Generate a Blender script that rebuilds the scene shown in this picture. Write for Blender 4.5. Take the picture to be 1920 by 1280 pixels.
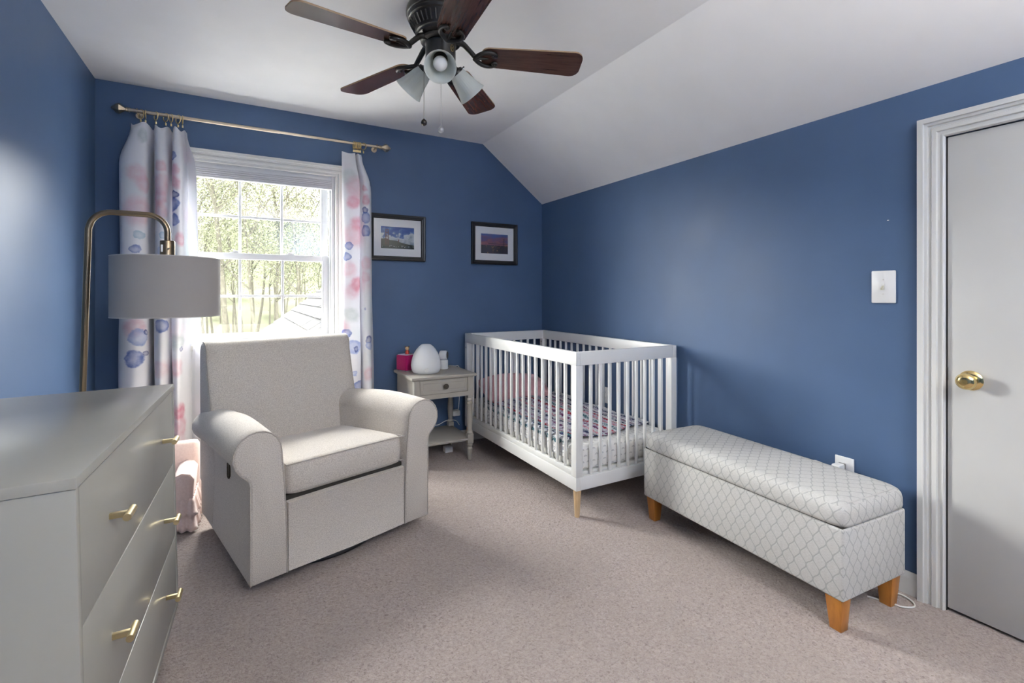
import bpy, bmesh, math, random
from mathutils import Vector, Matrix
random.seed(7)
PI = math.pi
for o in list(bpy.data.objects): bpy.data.objects.remove(o, do_unlink=True)
SC = bpy.context.scene
COL = SC.collection

# ------------------------------------------------------------------ camera
F, CX, HV, H = 899.0, 960.0, 553.0, 1.19          # focal length (px), principal column, horizon row, eye height
YAW = math.atan(500 / 899.0)
cam_d = bpy.data.cameras.new('camera'); cam = bpy.data.objects.new('camera', cam_d); COL.objects.link(cam)
cam_d.sensor_width = 36.0; cam_d.lens = F / 1920 * 36.0
cam_d.shift_y = -(640 - HV) / 1920.0
cam_d.clip_start = 0.02; cam_d.clip_end = 300
cam.location = (0, 0, H); cam.rotation_euler = (PI / 2, 0, -YAW)
SC.camera = cam

# ------------------------------------------------------------------ world: bright overcast sky
W = bpy.data.worlds.new('overcast_sky'); SC.world = W; W.use_nodes = True
nt = W.node_tree; nt.nodes.clear()
wo = nt.nodes.new('ShaderNodeOutputWorld'); wb = nt.nodes.new('ShaderNodeBackground')
wb.inputs[0].default_value = (1.0, 0.985, 0.96, 1); wb.inputs[1].default_value = 54.0
nt.links.new(wb.outputs[0], wo.inputs[0])
SC.view_settings.view_transform = 'Standard'; SC.view_settings.look = 'None'
SC.view_settings.gamma = 1.0; SC.view_settings.use_curve_mapping = False
SC.view_settings.exposure = 0.85
SC.cycles.max_bounces = 14; SC.cycles.diffuse_bounces = 10; SC.cycles.transparent_max_bounces = 12
SC.cycles.sample_clamp_indirect = 6.0; SC.cycles.sample_clamp_direct = 4.0

XL, XR, YB, YF = -0.764, 2.316, 3.615, -1.6       # room: left, right, back, front walls
ZC, ZK, XS = 2.449, 2.0, 1.731                    # ceiling, knee-wall top, x where the slope starts
# daylight portal in the window opening (only guides sampling of the sky)
pl = bpy.data.lights.new('window_daylight_portal', 'AREA'); pl.shape = 'RECTANGLE'; pl.size = 0.92; pl.size_y = 1.15
po = bpy.data.objects.new('window_daylight_portal', pl); COL.objects.link(po)
po.location = (0.095, YB + 0.16, 1.46); po.rotation_euler = (-PI / 2, 0, 0)
pl.cycles.is_portal = True

# ------------------------------------------------------------------ pixel helpers
fx, fy = math.sin(YAW), math.cos(YAW); rx, ry = fy, -fx
def ray(u, v):
    a = (u - CX) / F
    return (fx + a * rx, fy + a * ry, -(v - HV) / F)
def at_y(u, v, Y):
    r = ray(u, v); d = Y / r[1]; return Vector((r[0] * d, Y, H + r[2] * d))
def at_z(u, v, Z):
    r = ray(u, v); d = (Z - H) / r[2]; return Vector((r[0] * d, r[1] * d, Z))
def at_x(u, v, X):
    r = ray(u, v); d = X / r[0]; return Vector((X, r[1] * d, H + r[2] * d))

# ------------------------------------------------------------------ materials
class NT:
    def __init__(s, name):
        s.m = bpy.data.materials.new(name); s.m.use_nodes = True
        s.t = s.m.node_tree; s.b = s.t.nodes['Principled BSDF']; s.out = s.t.nodes['Material Output']
    def n(s, typ, **kw):
        nd = s.t.nodes.new(typ)
        for k, v in kw.items(): setattr(nd, k, v)
        return nd
    def put(s, sock, val):
        if isinstance(val, bpy.types.NodeSocket): s.t.links.new(val, sock)
        else:
            if isinstance(val, (tuple, list)) and len(val) == 3 and sock.type == 'RGBA': val = (*val, 1)
            sock.default_value = val
    def math(s, op, a, b=0.0, c=None, clamp=False):
        nd = s.n('ShaderNodeMath', operation=op, use_clamp=clamp)
        s.put(nd.inputs[0], a); s.put(nd.inputs[1], b)
        if c is not None: s.put(nd.inputs[2], c)
        return nd.outputs[0]
    def vmath(s, op, a, b=(0, 0, 0)):
        nd = s.n('ShaderNodeVectorMath', operation=op)
        s.put(nd.inputs[0], a); s.put(nd.inputs[1], b)
        return nd.outputs['Value'] if op in ('DISTANCE', 'LENGTH', 'DOT_PRODUCT') else nd.outputs[0]
    def coord(s, kind='Object', scale=(1, 1, 1), rot=(0, 0, 0), loc=(0, 0, 0)):
        tc = s.n('ShaderNodeTexCoord'); mp = s.n('ShaderNodeMapping')
        mp.inputs['Scale'].default_value = scale; mp.inputs['Rotation'].default_value = rot; mp.inputs['Location'].default_value = loc
        s.t.links.new(tc.outputs[kind], mp.inputs[0]); return mp.outputs[0]
    def noise(s, vec, scale=5, detail=2, rough=0.5, dist=0.0, color=False):
        nd = s.n('ShaderNodeTexNoise'); s.put(nd.inputs['Vector'], vec)
        nd.inputs['Scale'].default_value = scale; nd.inputs['Detail'].default_value = detail
        nd.inputs['Roughness'].default_value = rough; nd.inputs['Distortion'].default_value = dist
        return nd.outputs['Color'] if color else nd.outputs['Fac']
    def voro(s, vec, scale=5, feature='F1', out='Distance'):
        nd = s.n('ShaderNodeTexVoronoi', feature=feature); s.put(nd.inputs['Vector'], vec)
        nd.inputs['Scale'].default_value = scale; return nd.outputs[out]
    def ramp(s, fac, stops, interp='LINEAR'):
        nd = s.n('ShaderNodeValToRGB'); cr = nd.color_ramp; cr.interpolation = interp
        while len(cr.elements) < len(stops): cr.elements.new(0.5)
        for e, (p, c) in zip(cr.elements, stops):
            e.position = p; e.color = (*c, 1) if len(c) == 3 else c
        s.put(nd.inputs[0], fac); return nd.outputs[0]
    def mapr(s, val, a, b, c=0.0, d=1.0, smooth=True):
        nd = s.n('ShaderNodeMapRange', interpolation_type='SMOOTHSTEP' if smooth else 'LINEAR')
        s.put(nd.inputs[0], val); nd.inputs[1].default_value = a; nd.inputs[2].default_value = b
        nd.inputs[3].default_value = c; nd.inputs[4].default_value = d; return nd.outputs[0]
    def mix(s, fac, a, b):
        nd = s.n('ShaderNodeMix', data_type='RGBA'); s.put(nd.inputs[0], fac); s.put(nd.inputs[6], a); s.put(nd.inputs[7], b)
        return nd.outputs[2]
    def bump(s, h, strength=0.3, dist=0.002):
        nd = s.n('ShaderNodeBump'); nd.inputs['Strength'].default_value = strength; nd.inputs['Distance'].default_value = dist
        s.put(nd.inputs['Height'], h); s.t.links.new(nd.outputs[0], s.b.inputs['Normal'])
    def base(s, c, rough=0.5, metal=0.0, spec=0.5):
        s.put(s.b.inputs['Base Color'], c); s.put(s.b.inputs['Roughness'], rough)
        s.b.inputs['Metallic'].default_value = metal; s.b.inputs['Specular IOR Level'].default_value = spec
        return s

def simple(name, c, rough=0.5, metal=0.0, spec=0.5, var=0.06, vscale=6.0, bump=0.0, bscale=200.0):
    """plain colour with a faint procedural variation, optional fine relief"""
    m = NT(name); v = m.coord()
    f = m.noise(v, vscale, 3)
    lo = tuple(max(0, x * (1 - var)) for x in c); hi = tuple(min(1, x * (1 + var)) for x in c)
    m.base(m.ramp(f, [(0.3, lo), (0.7, hi)]), rough, metal, spec)
    if bump: m.bump(m.noise(v, bscale, 3), bump, 0.001)
    return m.m

def fabric(name, c, c2, scale=900, bump=0.4, speck=0.5, stain=None):
    m = NT(name); v = m.coord()
    f1 = m.noise(v, scale * 0.35, 3, 0.7)
    f2 = m.noise(v, 4, 2)
    col = m.mix(m.mapr(f1, 0.35, 0.65), c, c2)
    col = m.mix(m.math('MULTIPLY', f2, 0.15), col, tuple(x * 0.8 for x in c))
    m.base(col, 0.95, 0, 0.15)
    m.b.inputs['Sheen Weight'].default_value = 0.25; m.b.inputs['Sheen Roughness'].default_value = 0.5
    m.bump(f1, bump, 0.0015); return m.m

def wood(name, c1, c2, scale=(2, 30, 30), rough=0.35, bump=0.05):
    m = NT(name); v = m.coord(scale=scale)
    f = m.noise(v, 2.2, 5, 0.62, 0.6)
    m.base(m.ramp(f, [(0.3, c1), (0.62, c2)]), rough); m.bump(f, bump, 0.001); return m.m

def glassy(name, tint=(1, 1, 1), gloss=0.04, rough=0.0):
    m = NT(name); m.t.nodes.remove(m.b)
    tr = m.n('ShaderNodeBsdfTransparent'); tr.inputs[0].default_value = (*tint, 1)
    gl = m.n('ShaderNodeBsdfGlossy'); gl.inputs['Roughness'].default_value = rough
    mx = m.n('ShaderNodeMixShader'); mx.inputs[0].default_value = gloss
    m.t.links.new(tr.outputs[0], mx.inputs[1]); m.t.links.new(gl.outputs[0], mx.inputs[2]); m.t.links.new(mx.outputs[0], m.out.inputs[0])
    return m.m

def translucent(name, c, ct, fac=0.4, rough=0.4):
    m = NT(name); f = m.noise(m.coord(), 8, 2)
    m.base(m.ramp(f, [(0.3, tuple(x * .97 for x in c)), (0.7, c)]), rough)
    tl = m.n('ShaderNodeBsdfTranslucent'); tl.inputs[0].default_value = (*ct, 1)
    mx = m.n('ShaderNodeMixShader'); mx.inputs[0].default_value = fac
    m.t.links.new(m.b.outputs[0], mx.inputs[1]); m.t.links.new(tl.outputs[0], mx.inputs[2]); m.t.links.new(mx.outputs[0], m.out.inputs[0])
    return m.m

M = {}
def wallpaint(name, c):
    m = NT(name); v = m.coord()
    f = m.noise(v, 3, 4); g = m.noise(v, 260, 2)
    m.base(m.ramp(f, [(0.3, tuple(x * .95 for x in c)), (0.7, tuple(x * 1.05 for x in c))]), m.mapr(f, 0.2, 0.8, 0.42, 0.5), 0, 0.32)
    m.bump(g, 0.06, 0.001); return m.m
M['blue'] = wallpaint('blue_wall_paint', (0.066, 0.116, 0.218))
M['ceil'] = simple('white_ceiling_paint', (0.90, 0.90, 0.90), 0.75, spec=0.2, var=0.015, bump=0.05, bscale=150)
M['trim'] = simple('white_trim_paint', (0.68, 0.68, 0.655), 0.38, var=0.02, bump=0.03, bscale=60)
M['doorp'] = simple('white_door_paint', (0.54, 0.54, 0.525), 0.42, var=0.03, vscale=3, bump=0.04, bscale=40)
M['vinyl'] = simple('white_vinyl', (0.60, 0.61, 0.63), 0.35, var=0.01)
M['dark_gap'] = simple('dark_gap', (0.02, 0.018, 0.016), 0.9)  # near-black colour put in for the shade between parts
M['glass'] = glassy('window_glass', (0.97, 0.98, 0.97), 0.04)
M['picglass'] = glassy('picture_glass', (1, 1, 1), 0.012)
M['shade'] = translucent('shade_fabric_white', (0.72, 0.72, 0.75), (0.5, 0.5, 0.53), 0.25, 0.8)
def carpet():
    m = NT('beige_pink_carpet'); v = m.coord()
    big = m.noise(v, 1.6, 3, 0.55, 0.4); mid = m.noise(v, 30, 3, 0.6, 0.8); fine = m.noise(v, 160, 4, 0.7, 1.2)
    vo = m.voro(m.vmath('ADD', v, m.vmath('SCALE', m.noise(v, 60, 2, color=True))), 85)
    nd = [n for n in m.t.nodes if n.type == 'VECT_MATH' and n.operation == 'SCALE'][-1]; nd.inputs['Scale'].default_value = 0.02
    h = m.math('ADD', m.math('MULTIPLY', fine, 0.7), m.math('MULTIPLY', m.math('SUBTRACT', 1.0, vo), 0.55))
    h2 = m.math('ADD', h, m.math('MULTIPLY', mid, 0.5))
    tuft = m.noise(v, 95, 5, 0.75, 1.0)
    c = m.ramp(tuft, [(0.34, (0.19, 0.145, 0.130)), (0.47, (0.40, 0.333, 0.305)), (0.66, (0.52, 0.450, 0.42))])
    c = m.mix(m.mapr(big, 0.35, 0.65, 0.0, 0.28), c, (0.32, 0.27, 0.243))
    c = m.mix(m.mapr(mid, 0.3, 0.7, 0.25, 0.0), c, (0.29, 0.24, 0.217))
    m.base(c, 1.0, 0, 0.05); m.b.inputs['Sheen Weight'].default_value = 0.2
    m.bump(h2, 0.95, 0.008); return m.m
M['carpet'] = carpet()
M['brass'] = simple('polished_brass', (0.78, 0.60, 0.28), 0.16, 1.0, var=0.03)
M['satinbrass'] = simple('satin_brass', (0.70, 0.58, 0.34), 0.33, 1.0, var=0.04)
M['rodbrass'] = simple('champagne_brass', (0.62, 0.52, 0.40), 0.28, 1.0, var=0.04)
M['lampbrass'] = simple('antique_brass', (0.25, 0.19, 0.125), 0.3, 1.0, var=0.06)
M['ringgold'] = simple('gold_ring_metal', (0.80, 0.63, 0.32), 0.3, 1.0)
M['whitep'] = simple('white_plastic', (0.82, 0.82, 0.81), 0.35, var=0.01)
M['cordw'] = simple('white_cable', (0.75, 0.74, 0.70), 0.5, var=0.02)
M['blackp'] = simple('black_plastic', (0.02, 0.02, 0.022), 0.4)
M['crib'] = simple('white_lacquered_wood', (0.80, 0.80, 0.78), 0.35, var=0.015)
M['natwood'] = wood('natural_pale_wood', (0.55, 0.36, 0.19), (0.72, 0.52, 0.30), (20, 20, 2))
M['orangewood'] = wood('honey_stained_wood', (0.30, 0.105, 0.018), (0.47, 0.19, 0.035), (14, 14, 1.6), 0.3)
M['dresser'] = simple('grey_lacquer', (0.32, 0.312, 0.283), 0.24, var=0.02, vscale=4)
M['night'] = simple('grey_beige_painted_wood', (0.36, 0.338, 0.300), 0.5, var=0.04, vscale=12, bump=0.05, bscale=60)
M['knobdark'] = simple('dark_bronze_knob', (0.07, 0.06, 0.05), 0.35, 0.8)
M['chairfab'] = fabric('oatmeal_woven_fabric', (0.66, 0.612, 0.555), (0.42, 0.38, 0.34))
M['chairpipe'] = fabric('oatmeal_piping', (0.46, 0.42, 0.38), (0.34, 0.31, 0.275))
M['pinkfab'] = fabric('pale_pink_cotton', (0.78, 0.62, 0.58), (0.72, 0.56, 0.52), 300, 0.2)
M['pillow'] = fabric('dusty_pink_minky', (0.62, 0.36, 0.38), (0.55, 0.30, 0.33), 250, 0.3)
M['lampshade'] = translucent('grey_lamp_shade_linen', (0.42, 0.395, 0.37), (0.30, 0.28, 0.26), 0.12, 0.9)
M['shadein'] = simple('white_shade_lining', (0.8, 0.8, 0.78), 0.8)
M['fanblack'] = simple('matte_black_bronze', (0.022, 0.021, 0.02), 0.38, 0.3, bump=0.03)
M['blade'] = wood('dark_mahogany_blade', (0.035, 0.014, 0.010), (0.078, 0.034, 0.025), (3, 40, 40), 0.25)
M['bladeedge'] = wood('pale_blade_edge', (0.22, 0.15, 0.09), (0.3, 0.2, 0.12), (3, 40, 40), 0.6)
M['frost'] = translucent('frosted_white_glass', (0.80, 0.83, 0.80), (0.75, 0.78, 0.75), 0.45, 0.25)
M['bulb'] = simple('white_led_bulb', (0.85, 0.85, 0.83), 0.4, var=0.01)
M['chain'] = simple('chain_metal', (0.30, 0.28, 0.25), 0.3, 1.0)
M['fobgrey'] = simple('pale_grey_fob', (0.55, 0.55, 0.55), 0.3, 0.4)
M['magenta'] = fabric('magenta_felt', (0.42, 0.010, 0.125), (0.36, 0.008, 0.105), 300, 0.2)
M['figtan'] = simple('toy_tan', (0.62, 0.42, 0.22), 0.4)
M['figbrown'] = simple('toy_brown', (0.12, 0.06, 0.03), 0.4)
M['figred'] = simple('toy_red', (0.45, 0.05, 0.03), 0.4)
M['frameblk'] = simple('black_picture_frame', (0.012, 0.011, 0.012), 0.35)
M['mat'] = simple('white_picture_mat', (0.76, 0.76, 0.77), 0.8, var=0.01)
M['steelw'] = simple('white_enamelled_steel', (0.80, 0.80, 0.80), 0.4, var=0.01)

# ------------------------------------------------------------------ mesh helpers
def BM(): return bmesh.new()
def add_box(bm, x0, x1, y0, y1, z0, z1, bev=0.0, seg=2, mat=0):
    r = bmesh.ops.create_cube(bm, size=1.0)['verts']
    for v in r:
        v.co = Vector(((x0 + x1) / 2 + v.co.x * (x1 - x0), (y0 + y1) / 2 + v.co.y * (y1 - y0), (z0 + z1) / 2 + v.co.z * (z1 - z0)))
    fs = {f for v in r for f in v.link_faces}
    for f in fs: f.material_index = mat
    if bev:
        bmesh.ops.bevel(bm, geom=list({e for v in r for e in v.link_edges}), offset=bev, segments=seg, affect='EDGES', profile=0.5)
    return bm
def ring_pts(c, ax, r, seg, start=0.0):
    ax = Vector(ax).normalized(); a = ax.orthogonal().normalized()
    b = ax.cross(a)
    return [Vector(c) + a * (r * math.cos(start + 2 * PI * i / seg)) + b * (r * math.sin(start + 2 * PI * i / seg)) for i in range(seg)]
def add_loft(bm, loops, cap0=True, cap1=True, closed=True, mat=0):
    vs = [[bm.verts.new(p) for p in lp] for lp in loops]
    n = len(vs[0])
    for a, b in zip(vs, vs[1:]):
        for i in range(n if closed else n - 1):
            f = bm.faces.new((a[i], a[(i + 1) % n], b[(i + 1) % n], b[i])); f.material_index = mat
    if cap0: bm.faces.new(list(reversed(vs[0]))).material_index = mat
    if cap1: bm.faces.new(vs[-1]).material_index = mat
    return vs
def add_cyl(bm, p0, p1, r0, r1=None, seg=16, caps=True, mat=0):
    r1 = r0 if r1 is None else r1; ax = Vector(p1) - Vector(p0)
    add_loft(bm, [ring_pts(p0, ax, r0, seg), ring_pts(p1, ax, r1, seg)], caps, caps, mat=mat); return bm
def add_lathe(bm, prof, seg=24, mtx=None, cap0=True, cap1=True, mat=0, flute=None):
    mtx = mtx or Matrix(); loops = []
    for r, z in prof:
        lp = []
        for i in range(seg):
            a = 2 * PI * i / seg; rr = r * (1 + (flute[1] * math.cos(flute[0] * a) if flute else 0))
            lp.append(mtx @ Vector((rr * math.cos(a), rr * math.sin(a), z)))
        loops.append(lp)
    add_loft(bm, loops, cap0, cap1, mat=mat); return bm
def catmull(pts, n):
    P_ = [Vector(p) for p in pts]; out = []
    for i in range(len(P_) - 1):
        p0 = P_[max(i - 1, 0)]; p1 = P_[i]; p2 = P_[i + 1]; p3 = P_[min(i + 2, len(P_) - 1)]
        for k in range(n):
            t = k / n
            out.append(0.5 * ((2 * p1) + (p2 - p0) * t + (2 * p0 - 5 * p1 + 4 * p2 - p3) * t * t + (3 * p1 - p0 - 3 * p2 + p3) * t ** 3))
    out.append(P_[-1]); return out
def add_tube(bm, pts, r, seg=8, closed=False, smooth=0, mat=0):
    pts = [Vector(p) for p in pts]
    if smooth: pts = catmull(pts, smooth)
    n = len(pts); R = r if isinstance(r, (list, tuple)) else None
    tang = []
    for i in range(n):
        a = pts[(i - 1) % n] if (closed or i > 0) else pts[i]; b = pts[(i + 1) % n] if (closed or i < n - 1) else pts[i]
        tang.append((b - a).normalized())
    nrm = tang[0].orthogonal().normalized(); loops = []
    for i in range(n):
        t = tang[i]; nrm = (nrm - t * nrm.dot(t))
        nrm = nrm.normalized() if nrm.length > 1e-6 else t.orthogonal().normalized()
        b = t.cross(nrm)
        rr = r if R is None else R[0] + (R[1] - R[0]) * i / (n - 1)
        loops.append([pts[i] + nrm * (rr * math.cos(2 * PI * k / seg)) + b * (rr * math.sin(2 * PI * k / seg)) for k in range(seg)])
    if closed: add_loft(bm, loops + [loops[0]], False, False, mat=mat); bmesh.ops.remove_doubles(bm, verts=bm.verts[:], dist=1e-6)
    else: add_loft(bm, loops, mat=mat)
    return bm
def add_prism(bm, outline, z0, z1, mtx=None, bev=0.0, mat=0):
    mtx = mtx or Matrix()
    vs = add_loft(bm, [[mtx @ Vector((x, y, z0)) for x, y in outline], [mtx @ Vector((x, y, z1)) for x, y in outline]], mat=mat)
    if bev:
        es = {e for l in vs for v in l for e in v.link_edges if all(w in l for w in e.verts)}
        bmesh.ops.bevel(bm, geom=list(es), offset=bev, segments=2, affect='EDGES', profile=0.5)
    return bm
def add_sphere(bm, c, r, seg=16, rings=10, scale=(1, 1, 1), mat=0):
    mt = Matrix.Translation(c) @ Matrix.Diagonal((*[s * r for s in scale], 1))
    res = bmesh.ops.create_uvsphere(bm, u_segments=seg, v_segments=rings, radius=1.0, matrix=mt)
    for v in res['verts']:
        for f in v.link_faces: f.material_index = mat
    return bm
def add_grid(bm, fn, nu, nv, uv=None, mat=0):
    vs = [[bm.verts.new(fn(i / nu, j / nv)) for j in range(nv + 1)] for i in range(nu + 1)]
    lay = bm.loops.layers.uv.verify() if uv else None
    for i in range(nu):
        for j in range(nv):
            f = bm.faces.new((vs[i][j], vs[i + 1][j], vs[i + 1][j + 1], vs[i][j + 1])); f.material_index = mat
            if uv:
                for l, (a, b) in zip(f.loops, ((i, j), (i + 1, j), (i + 1, j + 1), (i, j + 1))): l[lay].uv = uv(a / nu, b / nv)
    return bm
def box_uv(bm):
    lay = bm.loops.layers.uv.verify(); bm.normal_update()
    for f in bm.faces:
        n = f.normal; a = max(range(3), key=lambda k: abs(n[k]))
        for l in f.loops:
            c = l.vert.co
            l[lay].uv = (c.y, c.z) if a == 0 else (c.x, c.z) if a == 1 else (c.y, 0.60 - c.x)
def props(o, label=None, cat=None, group=None, kind=None):
    if label: o['label'] = label
    if cat: o['category'] = cat
    if group: o['group'] = group
    if kind: o['kind'] = kind
    return o
def obj(name, bm, mats, parent=None, label=None, cat=None, group=None, kind=None, smooth=38, normals=True, loc=None, rot=None):
    me = bpy.data.meshes.new(name)
    if normals: bmesh.ops.recalc_face_normals(bm, faces=bm.faces[:])
    bm.to_mesh(me); bm.free()
    for k in (mats if isinstance(mats, (list, tuple)) else [mats]): me.materials.append(M[k] if isinstance(k, str) else k)
    if smooth:
        me.polygons.foreach_set('use_smooth', [True] * len(me.polygons)); me.set_sharp_from_angle(angle=math.radians(smooth))
    o = bpy.data.objects.new(name, me); COL.objects.link(o)
    if parent: o.parent = parent
    if loc: o.location = loc
    if rot: o.rotation_euler = rot
    return props(o, label, cat, group, kind)
def thing(name, loc=(0, 0, 0), rz=0.0, label=None, cat=None, group=None, kind=None, rot=None):
    o = bpy.data.objects.new(name, None); COL.objects.link(o); o.empty_display_size = 0.1
    o.location = loc; o.rotation_euler = rot or (0, 0, rz); return props(o, label, cat, group, kind)
def clone(o, parent=None):
    c = o.copy(); COL.objects.link(c); c.parent = parent
    for ch in o.children: clone(ch, c)
    return c
def box(name, dims, mat, parent=None, bev=0.0, seg=2, **kw):
    return obj(name, add_box(BM(), *dims, bev=bev, seg=seg), mat, parent, **kw)
def dup_mesh(o, parent, loc=None, rot=None):
    c = o.copy(); COL.objects.link(c); c.parent = parent
    if loc is not None: c.location = loc
    if rot is not None: c.rotation_euler = rot
    return c

# ================================================================== ROOM SHELL
box('floor', (XL - .1, XR + .1, YF - .1, YB + .1, -.12, 0), 'carpet', kind='structure', label='beige pink cut pile carpet across the whole room', cat='floor', smooth=0)
T = 0.14
# back wall with window opening
OX0, OX1, OZ0, OZ1 = -0.365, 0.560, 0.875, 2.035
bm = BM()
for d in ((XL - T, OX0, YB, YB + T, 0, ZC + .15), (OX1, XR + T, YB, YB + T, 0, ZC + .15), (OX0, OX1, YB, YB + T, 0, OZ0), (OX0, OX1, YB, YB + T, OZ1, ZC + .15)): add_box(bm, *d)
obj('wall_back', bm, 'blue', kind='structure', label='blue painted back wall with the window', cat='wall', smooth=0)
box('wall_left', (XL - T, XL, YF - T, YB, 0, ZC + .15), 'blue', kind='structure', label='blue painted wall on the left behind the dresser', cat='wall', smooth=0)
DY0, DY1, DZ = 0.045, 0.787, 1.789                 # door opening in the right wall
bm = BM()
for d in ((XR, XR + T, DY1, YB, 0, ZK), (XR, XR + T, YF - T, DY0, 0, ZK), (XR, XR + T, DY0, DY1, DZ, ZK)): add_box(bm, *d)
obj('wall_right', bm, 'blue', kind='structure', label='blue painted low wall on the right with the closet door', cat='wall', smooth=0)
box('wall_front', (XL - T, XR + T, YF - T, YF, 0, ZC + .15), 'blue', kind='structure', label='blue painted wall behind the viewer', cat='wall', smooth=0)
box('ceiling', (XL - T, XS, YF - T, YB + T, ZC, ZC + .12), 'ceil', kind='structure', label='flat white ceiling above the fan', cat='ceiling', smooth=0)
bm = BM(); pr = [(XS, ZC), (XR, ZK), (XR + T, ZK), (XR + T, ZC + .12), (XS, ZC + .12)]
add_loft(bm, [[Vector((x, YF - T, z)) for x, z in pr], [Vector((x, YB + T, z)) for x, z in pr]])
obj('ceiling_slope', bm, 'ceil', kind='structure', label='white sloped ceiling under the roof on the right', cat='ceiling', smooth=0)

def molding(name, p0, p1, out, up, w, prof, mat, parent, m0=0, m1=0, **kw):
    """profile swept from p0 to p1: prof = (across 0..w along 'up', thickness along 'out')"""
    bm = BM(); p0, p1, out, up = map(Vector, (p0, p1, out, up))
    loop = [(a * w, t) for a, t in prof] + [(w, 0), (0, 0)]
    dr_ = (p1 - p0).normalized()
    add_loft(bm, [[p + up * a + out * t + dr_ * (a * m) for a, t in loop] for p, m in ((p0, -m0), (p1, m1))])
    return obj(name, bm, mat, parent, smooth=30, **kw)
CAS = [(0, .009), (.05, .014), (.10, .014), (.12, .009), (.26, .011), (.30, .018), (.46, .019), (.50, .012), (.60, .0125), (.63, .020), (.74, .021), (.77, .027), (1, .027)]
BASEP = [(0, .014), (.72, .014), (.80, .012), (.88, .009), (1, .005)]
bb = props(molding('baseboard_right', (XR, DY1 + .08, 0), (XR, YB, 0), (-1, 0, 0), (0, 0, 1), .088, BASEP, 'trim', None), 'white baseboard along the right wall behind bench', 'baseboard', kind='structure')
props(molding('baseboard_back', (0.75, YB, 0), (XR - .015, YB, 0), (0, -1, 0), (0, 0, 1), .088, BASEP, 'trim', None), 'white baseboard on back wall behind the nightstand', 'baseboard', kind='structure')
props(molding('baseboard_left', (XL, YF, 0), (XL, YB - .07, 0), (1, 0, 0), (0, 0, 1), .088, BASEP, 'trim', None), 'white baseboard along left wall behind the dresser', 'baseboard', kind='structure')

# ------------------------------------------------------------------ window
win = thing('window_1', (0, 0, 0), kind='structure', label='white double hung window with twelve panes', cat='window')
CW = 0.078
molding('casing', (OX0, YB, OZ1), (OX1, YB, OZ1), (0, -1, 0), (0, 0, 1), CW, CAS, 'trim', win, m0=1, m1=1)
molding('casing', (OX1, YB, OZ0), (OX1, YB, OZ1), (0, -1, 0), (1, 0, 0), CW, CAS, 'trim', win, m1=1)
molding('casing', (OX0, YB, OZ0), (OX0, YB, OZ1), (0, -1, 0), (-1, 0, 0), CW, CAS, 'trim', win, m1=1)
box('stool', (OX0 - CW - .02, OX1 + CW + .02, YB - .045, YB + .06, OZ0 - .03, OZ0), 'trim', win, bev=.006)
box('apron', (OX0 - CW, OX1 + CW, YB - .018, YB, OZ0 - .135, OZ0 - .03), 'trim', win, bev=.004)
for a, b in ((OX0, OX0 + .022), (OX1 - .022, OX1)): box('jamb', (a, b, YB, YB + T, OZ0, OZ1), 'vinyl', win, bev=.002)
for a, b in ((OX0 + .022, OX0 + .034), (OX1 - .034, OX1 - .022)):
    box('track_stop', (a, b, YB + .028, YB + .052, OZ0 + .01, OZ1 - .02), 'vinyl', win, bev=.002)
box('jamb', (OX0 + .022, OX1 - .022, YB, YB + T, OZ1 - .02, OZ1), 'vinyl', win, bev=.002)
box('sill', (OX0 + .022, OX1 - .022, YB + .05, YB + T + .03, OZ0 - .005, OZ0 + .014), 'vinyl', win, bev=.002)
def sash(x0, x1, z0, z1, y0, y1, gx0, gx1, gz0, gz1, name, rows):
    s = thing(name, (0, 0, 0)); s.parent = win
    box('stile', (x0, gx0, y0, y1, z0, z1), 'vinyl', s, bev=.003)
    box('stile', (gx1, x1, y0, y1, z0, z1), 'vinyl', s, bev=.003)
    box('rail', (gx0, gx1, y0, y1, z0, gz0), 'vinyl', s, bev=.003)
    box('rail', (gx0, gx1, y0, y1, gz1, z1), 'vinyl', s, bev=.003)
    ym = (y0 + y1) / 2; mw = 0.0085
    xs = [gx0 + (gx1 - gx0) * k / 3 for k in range(4)]; zs = [gz0 + (gz1 - gz0) * k / 2 for k in range(3)]
    for xm in xs[1:3]: box('muntin', (xm - mw, xm + mw, ym - .011, ym + .011, gz0, gz1), 'vinyl', s, bev=.004)
    for i in range(3): box('muntin', (xs[i] + (mw if i else 0), xs[i + 1] - (mw if i < 2 else 0), ym - .0105, ym + .0105, zs[1] - mw, zs[1] + mw), 'vinyl', s, bev=.004)
    for i in range(3):
        for j in range(2):
            box('pane', (xs[i] + (mw if i else -.004), xs[i + 1] - (mw if i < 2 else -.004), ym - .002, ym + .002, zs[j] + (mw if j else -.004), zs[j + 1] - (mw if j < 1 else -.004)), 'glass', s, smooth=0)
    return s
sash(OX0 + .034, OX1 - .034, 1.44, OZ1 - .02, YB + .085, YB + .125, -.287, .478, 1.468, 1.965, 'upper_sash', 2)
ls = sash(OX0 + .030, OX1 - .030, OZ0 + .012, 1.468, YB + .045, YB + .083, -.288, .482, .938, 1.428, 'lower_sash', 2)
for lx in (-.06, .27):
    bm = add_box(BM(), lx - .03, lx + .03, YB + .05, YB + .08, 1.468, 1.475, bev=.002); add_box(bm, lx - .012, lx + .02, YB + .052, YB + .07, 1.475, 1.484, bev=.003)
    obj('sash_lock', bm, 'vinyl', win)
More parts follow.
